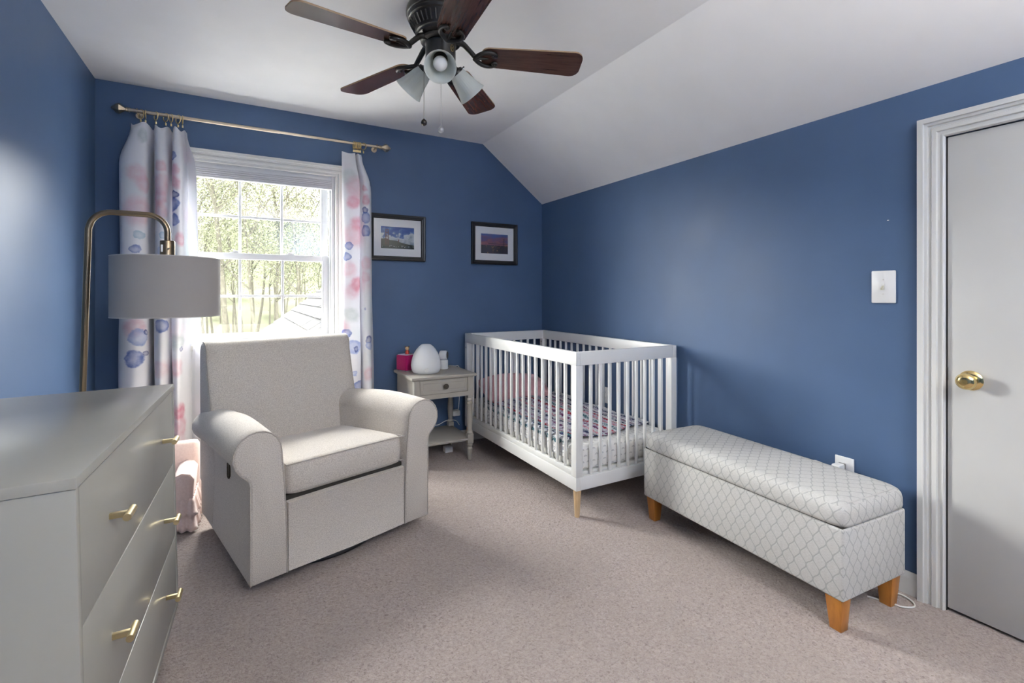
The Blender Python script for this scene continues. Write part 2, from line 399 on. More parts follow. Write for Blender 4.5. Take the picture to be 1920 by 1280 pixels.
# pleated shade pulled right up
sh = thing('window_shade', (0.0975, YB + .012, 1.94), label='white pleated shade pulled up to the top of window', cat='window shade')
box('headrail', (-.44, .44, -.016, .016, .062, .085), 'vinyl', sh, bev=.002)
bm = BM()
for k in range(4):
    z0 = .013 + k * .0125
    pr = [(-.014, z0), (-.019, z0 + .006), (-.014, z0 + .0122), (.014, z0 + .0122), (.019, z0 + .006), (.014, z0)]
    add_loft(bm, [[Vector((x, y, z)) for y, z in pr] for x in (-.44, .44)])
obj('pleat_stack', bm, 'shade', sh)
box('bottom_rail', (-.44, .44, -.017, .017, 0, .012), 'vinyl', sh, bev=.002)

# ------------------------------------------------------------------ door
door = thing('door_1', (0, 0, 0), kind='structure', label='white flush closet door with brass knob', cat='door')
box('door_slab', (XR + .002, XR + .047, DY0 + .004, DY1 - .004, .012, DZ - .004), 'doorp', door, bev=.002)
DC = [(a, t * 1.0) for a, t in CAS]
molding('casing', (XR, DY1, 0), (XR, DY1, DZ), (-1, 0, 0), (0, 1, 0), .08, DC, 'trim', door, m1=1)
molding('casing', (XR, DY0, DZ), (XR, DY1, DZ), (-1, 0, 0), (0, 0, 1), .08, DC, 'trim', door, m0=1, m1=1)
molding('casing', (XR, DY0, 0), (XR, DY0, DZ), (-1, 0, 0), (0, -1, 0), .08, DC, 'trim', door, m1=1)
box('jamb', (XR + .001, XR + T, DY1 - .002, DY1 + .012, 0, DZ), 'dark_gap', door)  # near-black fill stands in for shade in the gap beside the slab
box('jamb', (XR + .05, XR + T, DY0 - .01, DY1, 0, DZ + .01), 'dark_gap', door)  # dark backing, shade behind the slab put into its colour
rm = Matrix.Translation((XR + .002, .716, .878)) @ Matrix.Rotation(-PI / 2, 4, 'Y')
kn = obj('door_knob', add_lathe(BM(), [(.012, .008), (.0125, .022), (.017, .028), (.026, .034), (.0295, .043), (.0285, .052), (.021, .060), (.010, .063), (.004, .0622)], 28, rm), 'brass', door, label='polished brass door knob')
obj('rosette', add_lathe(BM(), [(.035, 0), (.036, .003), (.033, .007), (.024, .010), (.014, .012)], 28, rm), 'brass', kn)
obj('latch_plate', add_box(BM(), XR - .001, XR + .02, DY1 - .006, DY1 + .001, .868, .918, bev=.001), 'knobdark', door)

# ------------------------------------------------------------------ wall fittings
sw = thing('light_switch', (XR, .9885, 1.224), label='white toggle light switch plate on blue wall beside door', cat='light switch')
obj('switch_plate', add_box(BM(), -.007, 0, -.0435, .0435, -.067, .067, bev=.004), 'whitep', sw)
bm = add_box(BM(), -.0085, -.006, -.006, .006, -.0135, .0135)
tg = obj('toggle_slot', bm, 'cordw', sw)
bm = BM(); add_loft(bm, [[Vector((-.0075, s * .0045, z)) for s, z in ((-1, -.008), (1, -.008), (1, .006), (-1, .006))], [Vector((-.021, s * .0035, z)) for s, z in ((-1, -.013), (1, -.013), (1, -.005), (-1, -.005))]])
obj('toggle', bm, simple('ivory_toggle', (0.55, 0.53, 0.42), 0.4), sw)
for z in (-.03, .03): obj('screw', add_cyl(BM(), (-.0085, 0, z), (-.006, 0, z), .0032), 'cordw', sw)
def outlet(loc, label, axis='x'):
    o = thing('wall_outlet', loc, 0, label, 'outlet', 'wall outlets')
    obj('outlet_plate', add_box(BM(), -.006, 0, -.0385, .0385, -.059, .059, bev=.003), 'whitep', o)
    for z in (-.021, .021):
        s = obj('socket', add_box(BM(), -.0075, -.005, -.0165, .0165, z - .014, z + .014, bev=.001), 'whitep', o)
        for yy in (-.006, .006): obj('slot', add_box(BM(), -.0078, -.0072, yy - .001, yy + .001, z - .004, z + .005), 'blackp', s)
    return o
outlet((XR, 1.137, .417), 'white wall outlet with adapter above bench near door')
outlet((XR, 2.748, .457), 'white wall outlet seen through the crib slats')
pa = thing('power_adapter', (XR - .008, 1.142, .436), label='white plug adapter in outlet above the bench', cat='adapter')
obj('adapter_body', add_box(BM(), -.062, -.014, -.017, .017, -.015, .015, bev=.006, seg=3), 'whitep', pa)
obj('plug', add_box(BM(), -.016, 0, -.014, .014, -.013, .013, bev=.003), simple('grey_plug', (.25, .24, .23), .5), pa)
bm = add_tube(BM(), [(XR - .069, 1.145, .436), (XR - .085, 1.18, .446), (XR - .07, 1.235, .44), (XR - .03, 1.26, .38), (XR - .022, 1.25, .25), (XR - .02, 1.22, .1), (XR - .022, 1.15, .006), (XR - .03, 1.02, .0045)], .0028, 8, smooth=8)
obj('adapter_cord', bm, 'cordw', label='white cord leaving the plug adapter behind the bench', cat='cord')
bm = add_tube(BM(), [(2.20, .95, .0045), at_z(1680, 1112, .005), at_z(1697, 1118, .005), at_z(1713, 1130, .005), at_z(1712, 1138, .005), at_z(1690, 1137, .005), at_z(1676, 1132, .005), (2.14, .97, .0045)], .0032, 8, smooth=8)
obj('extension_cord', bm, 'cordw', label='cream cord looped on carpet by the bench back leg', cat='cord')
obj('paint_chip', add_sphere(BM(), (XR, .974, 1.498), .003, 8, 6, (.25, 1.3, .6)), 'whitep', label='tiny white fleck on blue wall above switch', cat='fleck')

# baseboard heater
ht = thing('baseboard_heater', (0, 0, 0), label='white baseboard heater under the window behind curtain', cat='heater')
HX0, HX1 = XL + .005, 0.62
bm = BM(); pr = [(YB - .002, .06), (YB - .062, .06), (YB - .066, .07), (YB - .066, .18), (YB - .060, .188), (YB - .002, .188)]
add_loft(bm, [[Vector((x, y, z)) for y, z in pr] for x in (HX0, HX1)]); obj('front_panel', bm, 'steelw', ht, smooth=0)
box('louver_slot_shade', (HX0, HX1, YB - .058, YB - .002, .192, .206), 'dark_gap', ht)  # near-black strip painted for the shade in the heater slot
box('louver_blade', (HX0, HX1, YB - .064, YB - .002, .205, .2115), 'steelw', ht)
box('louver_slot_shade', (HX0, HX1, YB - .058, YB - .002, .2115, .219), 'dark_gap', ht)
bm = BM(); pr = [(YB - .002, .218), (YB - .058, .218), (YB - .060, .224), (YB - .045, .242), (YB - .002, .245)]
add_loft(bm, [[Vector((x, y, z)) for y, z in pr] for x in (HX0, HX1)]); obj('top_cover', bm, 'steelw', ht, smooth=0)
for x in (HX0, HX1 - .02): box('end_cap', (x, x + .02, YB - .068, YB - .002, .0, .246), 'steelw', ht, bev=.002)

# ================================================================== CURTAINS
ROD_Y, ROD_Z = 3.525, 2.268
rod = thing('curtain_rod', (0, ROD_Y, ROD_Z), label='champagne brass curtain rod with faceted finials above window', cat='curtain rod')
obj('rod', add_cyl(BM(), (-.60, 0, 0), (.20, 0, 0), .0105, seg=16), 'rodbrass', rod)
obj('inner_rod', add_cyl(BM(), (.19, 0, 0), (.865, 0, 0), .0085, seg=16), 'rodbrass', rod)
for s, x in ((-1, -.60), (1, .862)):
    mt = Matrix.Translation((x, 0, 0)) @ Matrix.Rotation(s * PI / 2, 4, 'Y')
    fn = obj('finial', add_lathe(BM(), [(.012, .012), (.031, .036), (.027, .050), (.004, .074)], 6, mt), 'rodbrass', rod, smooth=0)
    obj('finial_neck', add_lathe(BM(), [(.013, -.012), (.013, -.006), (.010, -.004), (.013, 0), (.013, .004), (.009, .007), (.012, .013)], 16, mt), 'rodbrass', fn)
for x in (-.555, .835):
    bm = add_cyl(BM(), (x, YB - ROD_Y, 0), (x, 0, -.0), .006, seg=10); add_cyl(bm, (x, YB - ROD_Y - .006, 0), (x, YB - ROD_Y, 0), .02, seg=16)
    add_tube(bm, [(x, .014 * math.cos(a), -.0 + .014 * math.sin(a)) for a in [PI * 2 * k / 14 for k in range(14)]], .003, 6, closed=True)
    obj('bracket', bm, 'rodbrass', rod)

WHITEF = (0.84, 0.84, 0.87)
def curtain_mat(name, blobs):
    m = NT(name); tc = m.n('ShaderNodeTexCoord'); uv = tc.outputs['UV']
    nz = m.noise(uv, 16, 3, 0.55, color=True); off = m.n('ShaderNodeVectorMath', operation='SCALE')
    m.put(off.inputs[0], m.vmath('SUBTRACT', nz, (.5, .5, .5))); off.inputs['Scale'].default_value = .05
    q = m.vmath('ADD', uv, off.outputs[0])
    wash = m.noise(uv, 26, 4, 0.6)
    soft = m.noise(uv, 3.1, 3)
    col = m.mix(m.mapr(soft, 0.48, 0.72, 0, .38), WHITEF, (0.70, 0.77, 0.76))
    col = m.mix(m.mapr(m.noise(m.vmath('ADD', uv, (3.3, 1.7, 0)), 3.6, 3), 0.54, 0.74, 0, .5), col, (0.84, 0.68, 0.74))
    for u, v, r, c, a in blobs:
        cc = m.n('ShaderNodeVectorMath', operation='DISTANCE'); m.put(cc.inputs[0], q); cc.inputs[1].default_value = (u, v, 0)
        edge = m.mapr(cc.outputs['Value'], r * .80, r, 1.0, 0.0) if c[2] > c[0] * 1.3 else m.mapr(cc.outputs['Value'], r * .35, r * 1.35, 1.0, 0.0)
        rim = m.mapr(cc.outputs['Value'], r * .2, r * .9, .55, 1.0)
        f = m.math('MULTIPLY', m.math('MULTIPLY', edge, rim), m.mapr(wash, .25, .7, a * .7, min(1, a * 1.15)))
        col = m.mix(f, col, c)
    m.base(col, 0.75, 0, 0.25)
    m.bump(m.noise(uv, 700, 2), 0.12, 0.0006)
    tl = m.n('ShaderNodeBsdfTranslucent'); m.put(tl.inputs[0], col)
    mx = m.n('ShaderNodeMixShader'); mx.inputs[0].default_value = .22
    m.t.links.new(m.b.outputs[0], mx.inputs[1]); m.t.links.new(tl.outputs[0], mx.inputs[2]); m.t.links.new(mx.outputs[0], m.out.inputs[0])
    return m.m
PINK, HOT, PALE = (0.68, 0.28, 0.38), (0.62, 0.08, 0.20), (0.76, 0.50, 0.56)
BLUE, NAVY, LTB, TEAL, LEAF = (0.09, 0.16, 0.46), (0.035, 0.06, 0.27), (0.30, 0.39, 0.66), (0.26, 0.44, 0.56), (0.44, 0.51, 0.49)

def make_curtain(label, top, mid, bot, blobs_px, zt, zb=.015, zmid=1.95, fronty=3.445):
    mid = [(x, 3.522 + (y - 3.522) * 1.3) for x, y in mid]; bot = [(x, 3.522 + (y - 3.522) * 1.3) for x, y in bot]
    n = 9; TP, MP, BP = (catmull([(x, y, 0) for x, y in k], n) for k in (top, mid, bot))
    N = len(MP) - 1; arc = [0]
    for i in range(N): arc.append(arc[-1] + (MP[i + 1] - MP[i]).length)
    nz = 64
    def pos(s, t):
        i = min(int(round(s * N)), N); ztop = zt[0] - zt[1] * (0.5 - 0.5 * math.cos((len(top) - 1) * 2 * PI * s / zt[2]))
        z = ztop + (zb - ztop) * t
        if z > zmid: k = (z - zmid) / (ztop - zmid); k = k * k * (3 - 2 * k); p = MP[i].lerp(TP[i], k)
        else: k = (zmid - z) / (zmid - zb); p = MP[i].lerp(BP[i], k)
        w = .004 * math.sin(z * 5 + s * 17) * min(1, (2.2 - z))
        return Vector((p.x + w, p.y + w * .6, z))
    bl = []
    for (u, v, r, c, a) in blobs_px:
        q = at_y(u, v, fronty)
        k = .5 if q.z > zmid else (zmid - q.z) / (zmid - zb) * 1.0
        best = min(range(N + 1), key=lambda i: abs((MP[i].lerp(BP[i], max(0, min(1, k)))).x - q.x) + .6 * max(0, MP[i].y - fronty))
        bl.append((arc[best], q.z, r, c, a))
    bm = add_grid(BM(), pos, N, nz, uv=lambda s, t: (arc[min(int(round(s * N)), N)], pos(s, t).z))
    o = obj('curtain', bm, curtain_mat('floral_curtain_fabric', bl), label=label, cat='curtain', group='floral curtains at the window', smooth=180, normals=False)
    sm = o.modifiers.new('thickness', 'SOLIDIFY'); sm.thickness = .0018
    return o
Lm = [(-.628, 3.575), (-.632, 3.51), (-.608, 3.468), (-.55, 3.456), (-.505, 3.468), (-.493, 3.52), (-.488, 3.572), (-.470, 3.57), (-.468, 3.51), (-.452, 3.462), (-.425, 3.452), (-.402, 3.470),
      (-.396, 3.53), (-.388, 3.572), (-.374, 3.565), (-.382, 3.505), (-.372, 3.46), (-.348, 3.452), (-.330, 3.47), (-.328, 3.53), (-.312, 3.565), (-.290, 3.535), (-.262, 3.49)]
Lb = [(x + (.0 if i < 8 else .004) + (.028 if i > 18 else 0) + (.022 if i == len(Lm) - 1 else 0), y - (.02 if i in (3, 10, 17) else 0)) for i, (x, y) in enumerate(Lm)]
xs_t = [-.585, -.578, -.565, -.54, -.515, -.495, -.484, -.474, -.468, -.455, -.437, -.418, -.405, -.395, -.385, -.378, -.368, -.354, -.342, -.335, -.326, -.318, -.310]
Lt = [(x, 3.525 + (y - 3.525) * .55) for x, (_, y) in zip(xs_t, Lm)]
blobs_L = [(268, 250, .045, LEAF, .8), (258, 325, .055, PALE, .8), (262, 395, .085, PALE, .85), (275, 345, .05, PALE, .9), (300, 312, .035, PINK, .6), (303, 345, .055, PINK, .55), (298, 372, .05, PINK, .7), (300, 395, .05, PALE, .9),
           (322, 290, .032, BLUE, .9), (325, 318, .03, HOT, .55), (326, 340, .04, PINK, .9), (327, 366, .028, NAVY, .9), (324, 384, .045, BLUE, .85), (323, 412, .042, BLUE, .8), (264, 441, .030, TEAL, .6), (253, 466, .030, BLUE, .75), (303, 442, .022, TEAL, .7), (304, 470, .03, LTB, .5),
           (252, 612, .055, PINK, .6), (258, 632, .05, LTB, .85), (272, 622, .018, NAVY, .8), (252, 672, .052, BLUE, .85), (272, 662, .02, NAVY, .7), (304, 610, .042, BLUE, .8), (335, 640, .05, LEAF, .7), (340, 655, .018, NAVY, .7), (330, 690, .05, PALE, .9), (338, 770, .05, PALE, .9), (356, 770, .045, HOT, .75), (352, 800, .06, PINK, .7), (345, 840, .06, PALE, .9), (357, 450, .04, HOT, .6), (358, 500, .05, PINK, .6), (300, 690, .05, PALE, .6)]
make_curtain('floral white curtain with pink and blue flowers left of window behind lamp', Lt, Lm, Lb, blobs_L, (2.200, .024, 4.0), .012)
Rm = [(.588, 3.49), (.605, 3.478), (.64, 3.468), (.68, 3.468), (.702, 3.48), (.708, 3.53), (.700, 3.56), (.712, 3.57), (.716, 3.51), (.728, 3.462), (.752, 3.452), (.772, 3.468), (.778, 3.51), (.790, 3.55), (.806, 3.572)]
Rb = [(x + .0 + .025 * (i / 14), y) for i, (x, y) in enumerate(Rm)]
Rt = [(.590, 3.51), (.605, 3.503), (.635, 3.502), (.662, 3.508), (.680, 3.518), (.684, 3.535), (.686, 3.545), (.692, 3.548), (.697, 3.525), (.703, 3.505), (.712, 3.502), (.72, 3.512), (.724, 3.53), (.728, 3.54), (.733, 3.55)]
blobs_R = [(655, 330, .06, LEAF, .5), (664, 378, .045, PINK, .85), (670, 350, .08, PALE, .7), (672, 420, .05, PINK, .75), (665, 440, .08, PALE, .7), (681, 352, .025, PINK, .8), (684, 375, .035, PINK, .9), (683, 395, .028, NAVY, .9), (684, 408, .042, BLUE, .8), (684, 432, .045, BLUE, .8), (655, 460, .026, BLUE, .75), (651, 481, .032, BLUE, .75),
           (684, 495, .05, PALE, .9), (684, 520, .04, PINK, .5), (671, 532, .048, HOT, .7), (663, 545, .05, PINK, .5), (655, 505, .05, PALE, .7), (642, 615, .05, PINK, .5), (650, 626, .035, BLUE, .8), (662, 650, .055, LTB, .8), (667, 655, .018, NAVY, .8), (692, 637, .03, NAVY, .8), (692, 648, .03, LTB, .8), (664, 702, .02, LTB, .8), (674, 724, .045, BLUE, .8), (658, 590, .05, LEAF, .6), (690, 700, .05, PALE, .8), (684, 578, .012, BLUE, .6)]
make_curtain('floral white curtain with pink and blue flowers right of window beside framed picture', Rt, Rm, Rb, blobs_R, (2.196, .010, 4.0), .012)
# rings with clips
def ring(x, yaw, label, group, tilt=0.0):
    r = thing('curtain_ring', (x, ROD_Y, ROD_Z - .013), yaw, label, 'curtain ring', group)
    obj('ring', add_tube(BM(), [(0, .024 * math.cos(a), .024 * math.sin(a)) for a in [2 * PI * k / 24 for k in range(24)]], .0029, 8, closed=True), 'ringgold', r)
    bm = add_tube(BM(), [(0, 0, -.024), (0, .003, -.030), (0, 0, -.034)], .0012, 6); add_box(bm, -.004, .004, -.003, .003, -.048, -.033, bev=.001)
    obj('clip', bm, 'ringgold', r)
lab = ['leftmost gold curtain ring next to the finial', 'second gold ring from the left finial', 'third gold ring from the left finial', 'fourth gold ring from the left finial', 'fifth gold ring from the left finial', 'sixth gold ring from the left finial', 'last gold ring of the left curtain nearest the window']
for u, yw, l in zip((264, 273, 292.5, 311, 321, 334, 342.5), (.75, .1, .5, .65, .45, .6, .15), lab):
    ring(at_y(u, 211, ROD_Y).x, yw, l, 'gold rings of the left curtain')
for k, w in enumerate(('first', 'second', 'third', 'middle', 'fifth', 'sixth', 'rightmost')): ring(.672 + .0095 * k + (.012 if k == 6 else 0), .04 * math.sin(k * 2.1) + (.6 if k == 6 else 0), w + ' gold ring, from the left, in the bunch on the right end of the rod', 'gold rings of the right curtain')

# ================================================================== PICTURES
def sky_print(name, kind):
    m = NT(name); v = m.coord('Object', scale=(8, 1, 10)); sep = m.n('ShaderNodeSeparateXYZ'); tc = m.n('ShaderNodeTexCoord'); m.t.links.new(tc.outputs['Object'], sep.inputs[0])
    if kind == 0:
        n = m.noise(v, 2.0, 5, 0.55, 0.3)
        n2 = m.math('SUBTRACT', n, m.math('MULTIPLY', sep.outputs[2], 2.6))
        col = m.ramp(n2, [(0.33, (0.012, 0.05, 0.22)), (0.43, (0.06, 0.13, 0.33)), (0.49, (0.50, 0.54, 0.58)), (0.72, (0.20, 0.26, 0.32))])
    else:
        n = m.noise(m.coord('Object', scale=(6, 1, 22), rot=(0, .35, 0)), 2.0, 4, 0.5, 0.4)
        f = m.math('ADD', m.math('MULTIPLY', sep.outputs[2], 4.2), m.math('MULTIPLY', n, .9))
        col = m.ramp(f, [(0.15, (0.42, 0.15, 0.10)), (0.42, (0.28, 0.12, 0.15)), (0.60, (0.16, 0.09, 0.18)), (0.80, (0.06, 0.10, 0.28))])
    m.base(col, 0.6, 0, .3); return m.m
def solid(name, c): return simple(name, c, .6, var=.15, vscale=60)
def picture(cx, cz, label, kind):
    p = thing('framed_picture', (cx, YB - .002, cz), 0, label, 'picture', 'black framed pictures on the back wall')
    w, h, fw = .215, .174, .034
    prf = [(0, 0), (0, .022), (.006, .026), (.016, .024), (.022, .019), (.028, .018), (.034, .012), (.034, 0)]
    bm = BM(); loops = []
    for a, t in prf: loops.append([Vector((sx * (w - a), -t, sz * (h - a))) for sx, sz in ((-1, -1), (1, -1), (1, 1), (-1, 1))])
    add_loft(bm, loops + [loops[0]], False, False); bmesh.ops.remove_doubles(bm, verts=bm.verts[:], dist=1e-6)
    obj('frame', bm, 'frameblk', p, smooth=0)
    box('backing', (-w + .02, w - .02, -.004, 0, -h + .02, h - .02), 'blackp', p)
    iw, ih = w - fw + .003, h - fw + .003; ow, oh = .128, .083
    bm = BM(); L = [[Vector((sx * a, y, sz * b)) for sx, sz in ((-1, -1), (1, -1), (1, 1), (-1, 1))] for a, b, y in ((iw, ih, -.008), (ow, oh, -.008), (ow - .001, oh - .001, -.006))]
    add_loft(bm, L, False, False); obj('mat', bm, 'mat', p, smooth=0)
    if kind == 0:
        pr = obj('print', add_box(BM(), -ow, ow, -.0062, -.0055, -oh, oh), sky_print('cloudy_bay_print', 0), p, smooth=0)
        bm = BM()
        hill = [(-.128, -.012), (-.09, -.006), (-.06, -.018), (-.01, -.022), (.03, -.036), (.08, -.046), (.128, -.052), (.128, -.083), (-.128, -.083)]
        mt = Matrix.Rotation(PI / 2, 4, 'X')
        add_prism(bm, hill, .0063, .0066, mt)
        obj('print_hill', bm, solid('dark_green_hill', (.025, .035, .022)), pr, smooth=0)
        bm = BM()
        for x in (-.0905, -.0725): add_box(bm, x - .0032, x + .0032, -.0071, -.0067, -.06, .062)
        for z in (.060, .036, .010, -.016): add_box(bm, -.0905, -.0725, -.00705, -.0067, z - .003, z + .003)
        M['rust'] = solid('rust_red_tower', (.075, .020, .017))
        obj('bridge_tower', bm, 'rust', pr, smooth=0)
        obj('far_bridge_tower', add_box(BM(), .003, .010, -.0071, -.0067, -.035, -.012), 'rust', pr, smooth=0)
        bm = BM()
        rr = random.Random(3)
        for k in range(18):
            x = -.12 + .24 * rr.random(); z = -.060 - .010 * rr.random(); add_box(bm, x - .002, x + .002, -.0071, -.0067, z - .0022, z + .0022)
        obj('print_boats', bm, solid('white_sail_dots', (.6, .6, .6)), pr, smooth=0, kind='stuff')
    else:
        pr = obj('print', add_box(BM(), -ow, ow, -.0062, -.0055, -oh, oh), sky_print('sunset_print', 1), p, smooth=0)
        bm = BM(); add_box(bm, -.128, .128, -.0066, -.0063, -.083, -.012)
        obj('print_city', bm, NTcity(), pr, smooth=0)
        bm = BM()
        for x in (.084, .090): add_box(bm, x - .0018, x + .0018, -.0071, -.0067, -.02, .046)
        add_box(bm, -.06, .128, -.0070, -.0067, -.001, .004)
        for a, b in (((-.06, .004), (.03, .016)), ((.03, .016), (.087, .044)), ((.087, .044), (.128, .014))):
            add_cyl(bm, (a[0], -.0069, a[1]), (b[0], -.0069, b[1]), .0006, seg=6)
        obj('print_bridge', bm, solid('dusk_bridge', (.05, .035, .06)), pr, smooth=0)
    box('glass', (-iw, iw, -.0105, -.0095, -ih, ih), 'picglass', p, smooth=0)
def NTcity():
    m = NT('city_lights'); v = m.coord('Object', scale=(1, 1, .5)); f = m.voro(v, 130); g = m.noise(v, 30, 2)
    m.base(m.mix(m.math('MULTIPLY', m.mapr(f, .15, .4, 1, 0), m.mapr(g, .45, .65)), (.035, .028, .04), (.55, .30, .10)), .6); return m.m
picture(1.0125, 1.624, 'black framed photo of red bridge under clouds beside the curtain', 0)
picture(1.838, 1.621, 'black framed photo of a bridge at sunset near the corner', 1)

# ================================================================== FLOOR LAMP
lp = thing('floor_lamp', (-.587, 2.5, 0), label='antique brass arched floor lamp with grey drum shade', cat='floor lamp')
obj('base', add_lathe(BM(), [(.125, 0), (.127, .006), (.122, .014), (.03, .020), (.014, .026)], 40), 'lampbrass', lp)
path = [(0, 0, .02), (.038, 0, 1.455)]
for k in range(1, 9):
    a = PI - k * PI / 16; path.append((.041 + .07 + .07 * math.cos(a), 0, 1.457 + .07 * math.sin(a)))
for k in range(0, 9):
    a = PI / 2 - k * PI / 16; path.append((.297 - .07 + .07 * math.cos(a), 0, 1.457 + .07 * math.sin(a)))
path.append((.297, 0, 1.42))
obj('pole', add_tube(BM(), path, .0115, 14), 'lampbrass', lp)
sk = obj('socket', add_lathe(BM(), [(.008, 1.424), (.026, 1.420), (.027, 1.416), (.027, 1.335), (.022, 1.33), (.018, 1.30)], 24, Matrix.Translation((.297, 0, 0))), 'lampbrass', lp)
bm = add_cyl(BM(), (.303, -.028, 1.385), (.307, -.043, 1.385), .003); obj('switch', bm, 'blackp', sk)
obj('socket_label', add_box(BM(), .277, .284, -.0262, -.0245, 1.372, 1.402), 'whitep', sk)
SCX = .297
bm = BM(); seg = 56
add_lathe(bm, [(.193, 1.10), (.193, 1.347)], seg, Matrix.Translation((SCX, 0, 0)), False, False)
add_lathe(bm, [(.1905, 1.347), (.1905, 1.10)], seg, Matrix.Translation((SCX, 0, 0)), False, False, mat=1)
sd = obj('shade', bm, ['lampshade', 'shadein'], lp, normals=False)
for z in (1.10, 1.347): obj('shade_trim', add_tube(BM(), [(SCX + .192 * math.cos(a), .192 * math.sin(a), z) for a in [2 * PI * k / 56 for k in range(56)]], .002, 6, closed=True), simple('pale_trim', (.55, .53, .5), .7), sd)
bm = BM()
for k in range(3):
    a = k * 2 * PI / 3 + .4; add_cyl(bm, (SCX + .02 * math.cos(a), .02 * math.sin(a), 1.325), (SCX + .19 * math.cos(a), .19 * math.sin(a), 1.338), .0018, seg=6)
obj('spider', bm, 'lampbrass', sd)
obj('bulb', add_lathe(BM(), [(.013, 1.30), (.014, 1.28), (.028, 1.25), (.031, 1.225), (.026, 1.20), (.012, 1.187), (.003, 1.185)], 20, Matrix.Translation((SCX, 0, 0))), 'bulb', lp)

# ================================================================== UNSEEN LAMP added behind the viewer, fills the room off the ceiling
ul = thing('added_fill_lamp', (1.0, -1.3, 0), label='unseen uplighter added behind the viewer as fill light', cat='floor lamp')
obj('base', add_lathe(BM(), [(.14, 0), (.142, .008), (.135, .018), (.03, .026), (.014, .032)], 40), 'lampbrass', ul)
obj('pole', add_cyl(BM(), (0, 0, .03), (0, 0, 1.66), .0115, seg=14), 'lampbrass', ul)
obj('bowl', add_lathe(BM(), [(.012, 1.65), (.06, 1.665), (.12, 1.70), (.155, 1.75), (.152, 1.75), (.117, 1.705), (.058, 1.672), (.01, 1.668)], 48), 'frost', ul)
ud = bpy.data.lights.new('added_fill_light', 'AREA'); ud.shape = 'DISK'; ud.size = .2; ud.energy = 128; ud.color = (1.0, .94, .86)
uo = bpy.data.objects.new('added_fill_light', ud); COL.objects.link(uo); uo.parent = ul; uo.location = (0, 0, 1.735); uo.rotation_euler = (PI, 0, 0)

# ================================================================== DRESSER
# local: x depth (front at 0, back negative), y along the front (0 near .. DL far)
DL, DD, DT, DBZ = 0.972, 0.462, 0.880, 0.105
dr = thing('dresser', (-.234, 1.071, 0), label='grey lacquered three drawer dresser with brass bar pulls', cat='dresser', rot=(0, math.radians(-1.1), math.radians(-1.95)))
box('top', (-DD, 0, 0, DL, DT - .020, DT), 'dresser', dr, bev=.002)
box('side_panel', (-DD + .004, -.002, .003, .021, DBZ, DT - .020), 'dresser', dr, bev=.002)
box('side_panel', (-DD + .004, -.002, DL - .021, DL - .003, DBZ, DT - .020), 'dresser', dr, bev=.002)
box('bottom_panel', (-DD + .004, -.002, .021, DL - .021, DBZ, DBZ + .020), 'dresser', dr, bev=.002)
box('back_panel', (-DD + .004, -DD + .012, .021, DL - .021, DBZ + .02, DT - .02), 'dresser', dr)
box('carcass_shadow_gap', (-DD + .012, -.022, .021, DL - .021, DBZ + .02, DT - .02), 'dark_gap', dr)
zs = [(DBZ + .024, .355), (.358, .607), (.610, DT - .024)]
for a, b in zs:
    d = box('drawer', (-.022, -.004, .0235, DL - .0235, a, b), 'dresser', dr, bev=.0015)
    for yy in (.20, DL - .205):
        zc = a + (b - a) * .50
        bm = add_box(BM(), -.0045, .030, yy - .005, yy + .005, zc - .006, zc + .006, bev=.0015)
        bm2 = add_cyl(bm, (.030, yy - .026, zc), (.030, yy + .026, zc), .0075, seg=14)
        obj('pull', bm, 'satinbrass', d)
for x in (-.05, -DD + .05):
    for y in (.06, DL - .06):
        obj('leg', add_cyl(BM(), (x, y, 0), (x, y, DBZ), .013, .021, seg=16), 'natwood', dr)

# ================================================================== GLIDER ARMCHAIR
CWD = 0.845
AA = math.radians(17.95); A0 = Vector((.018, 2.103, 0))
ch = thing('armchair', A0 + Vector((math.cos(AA), math.sin(AA), 0)) * (CWD / 2), AA, 'oatmeal upholstered swivel glider armchair with rolled arms', 'armchair')
hw = CWD / 2
def arm_prof(y):
    k = 1 + .035 * math.sin(PI * min(1, y / .5)) - .16 * max(0, (y - .3) / .5) ** 2
    tp = .058 * y / .82
    P_ = [(.140, .062), (.136, .25), (.129, .42), (.118, .565)]
    for i in range(1, 13):
        a = math.radians(225 * i / 12); P_.append((.028 + .090 * math.cos(a), .565 + .092 * math.sin(a)))
    P_ += [(-.018, .484), (-.006, .470), (-.001, .45), (.0, .25), (.0, .062)]
    return [(x + tp, (.36 + (z - .36) * k if z > .36 else z)) for x, z in P_]
def inset(lp, d):
    cx = sum(p[0] for p in lp) / len(lp); n = len(lp); out = []
    for i, (x, z) in enumerate(lp):
        x0, z0 = lp[i - 1]; x1, z1 = lp[(i + 1) % n]; tx, tz = x1 - x0, z1 - z0; L = math.hypot(tx, tz) or 1
        out.append((x - tz / L * d, z + tx / L * d))
    return out
for s in (-1, 1):
    bm = BM(); loops = []
    st = [(0.0, .010), (.003, .004), (.010, 0), (.06, 0)] + [(.06 + .04 * k, 0) for k in range(1, 19)] + [(.80, 0), (.815, .004), (.822, .014)]
    for y, d in st:
        pr = arm_prof(y)
        if d: pr = inset(pr, d)
        loops.append([Vector((s * (x - hw) * -1 if s > 0 else (x - hw), y, z)) for x, z in pr])
    add_loft(bm, loops)
    am = obj('arm', bm, 'chairfab', ch, smooth=50)
    pr = arm_prof(0)
    bm = add_tube(BM(), [((x - hw) * (-s), .004, z) for x, z in inset(pr, .001)], .0032, 6)
    obj('piping', bm, 'chairpipe', am)
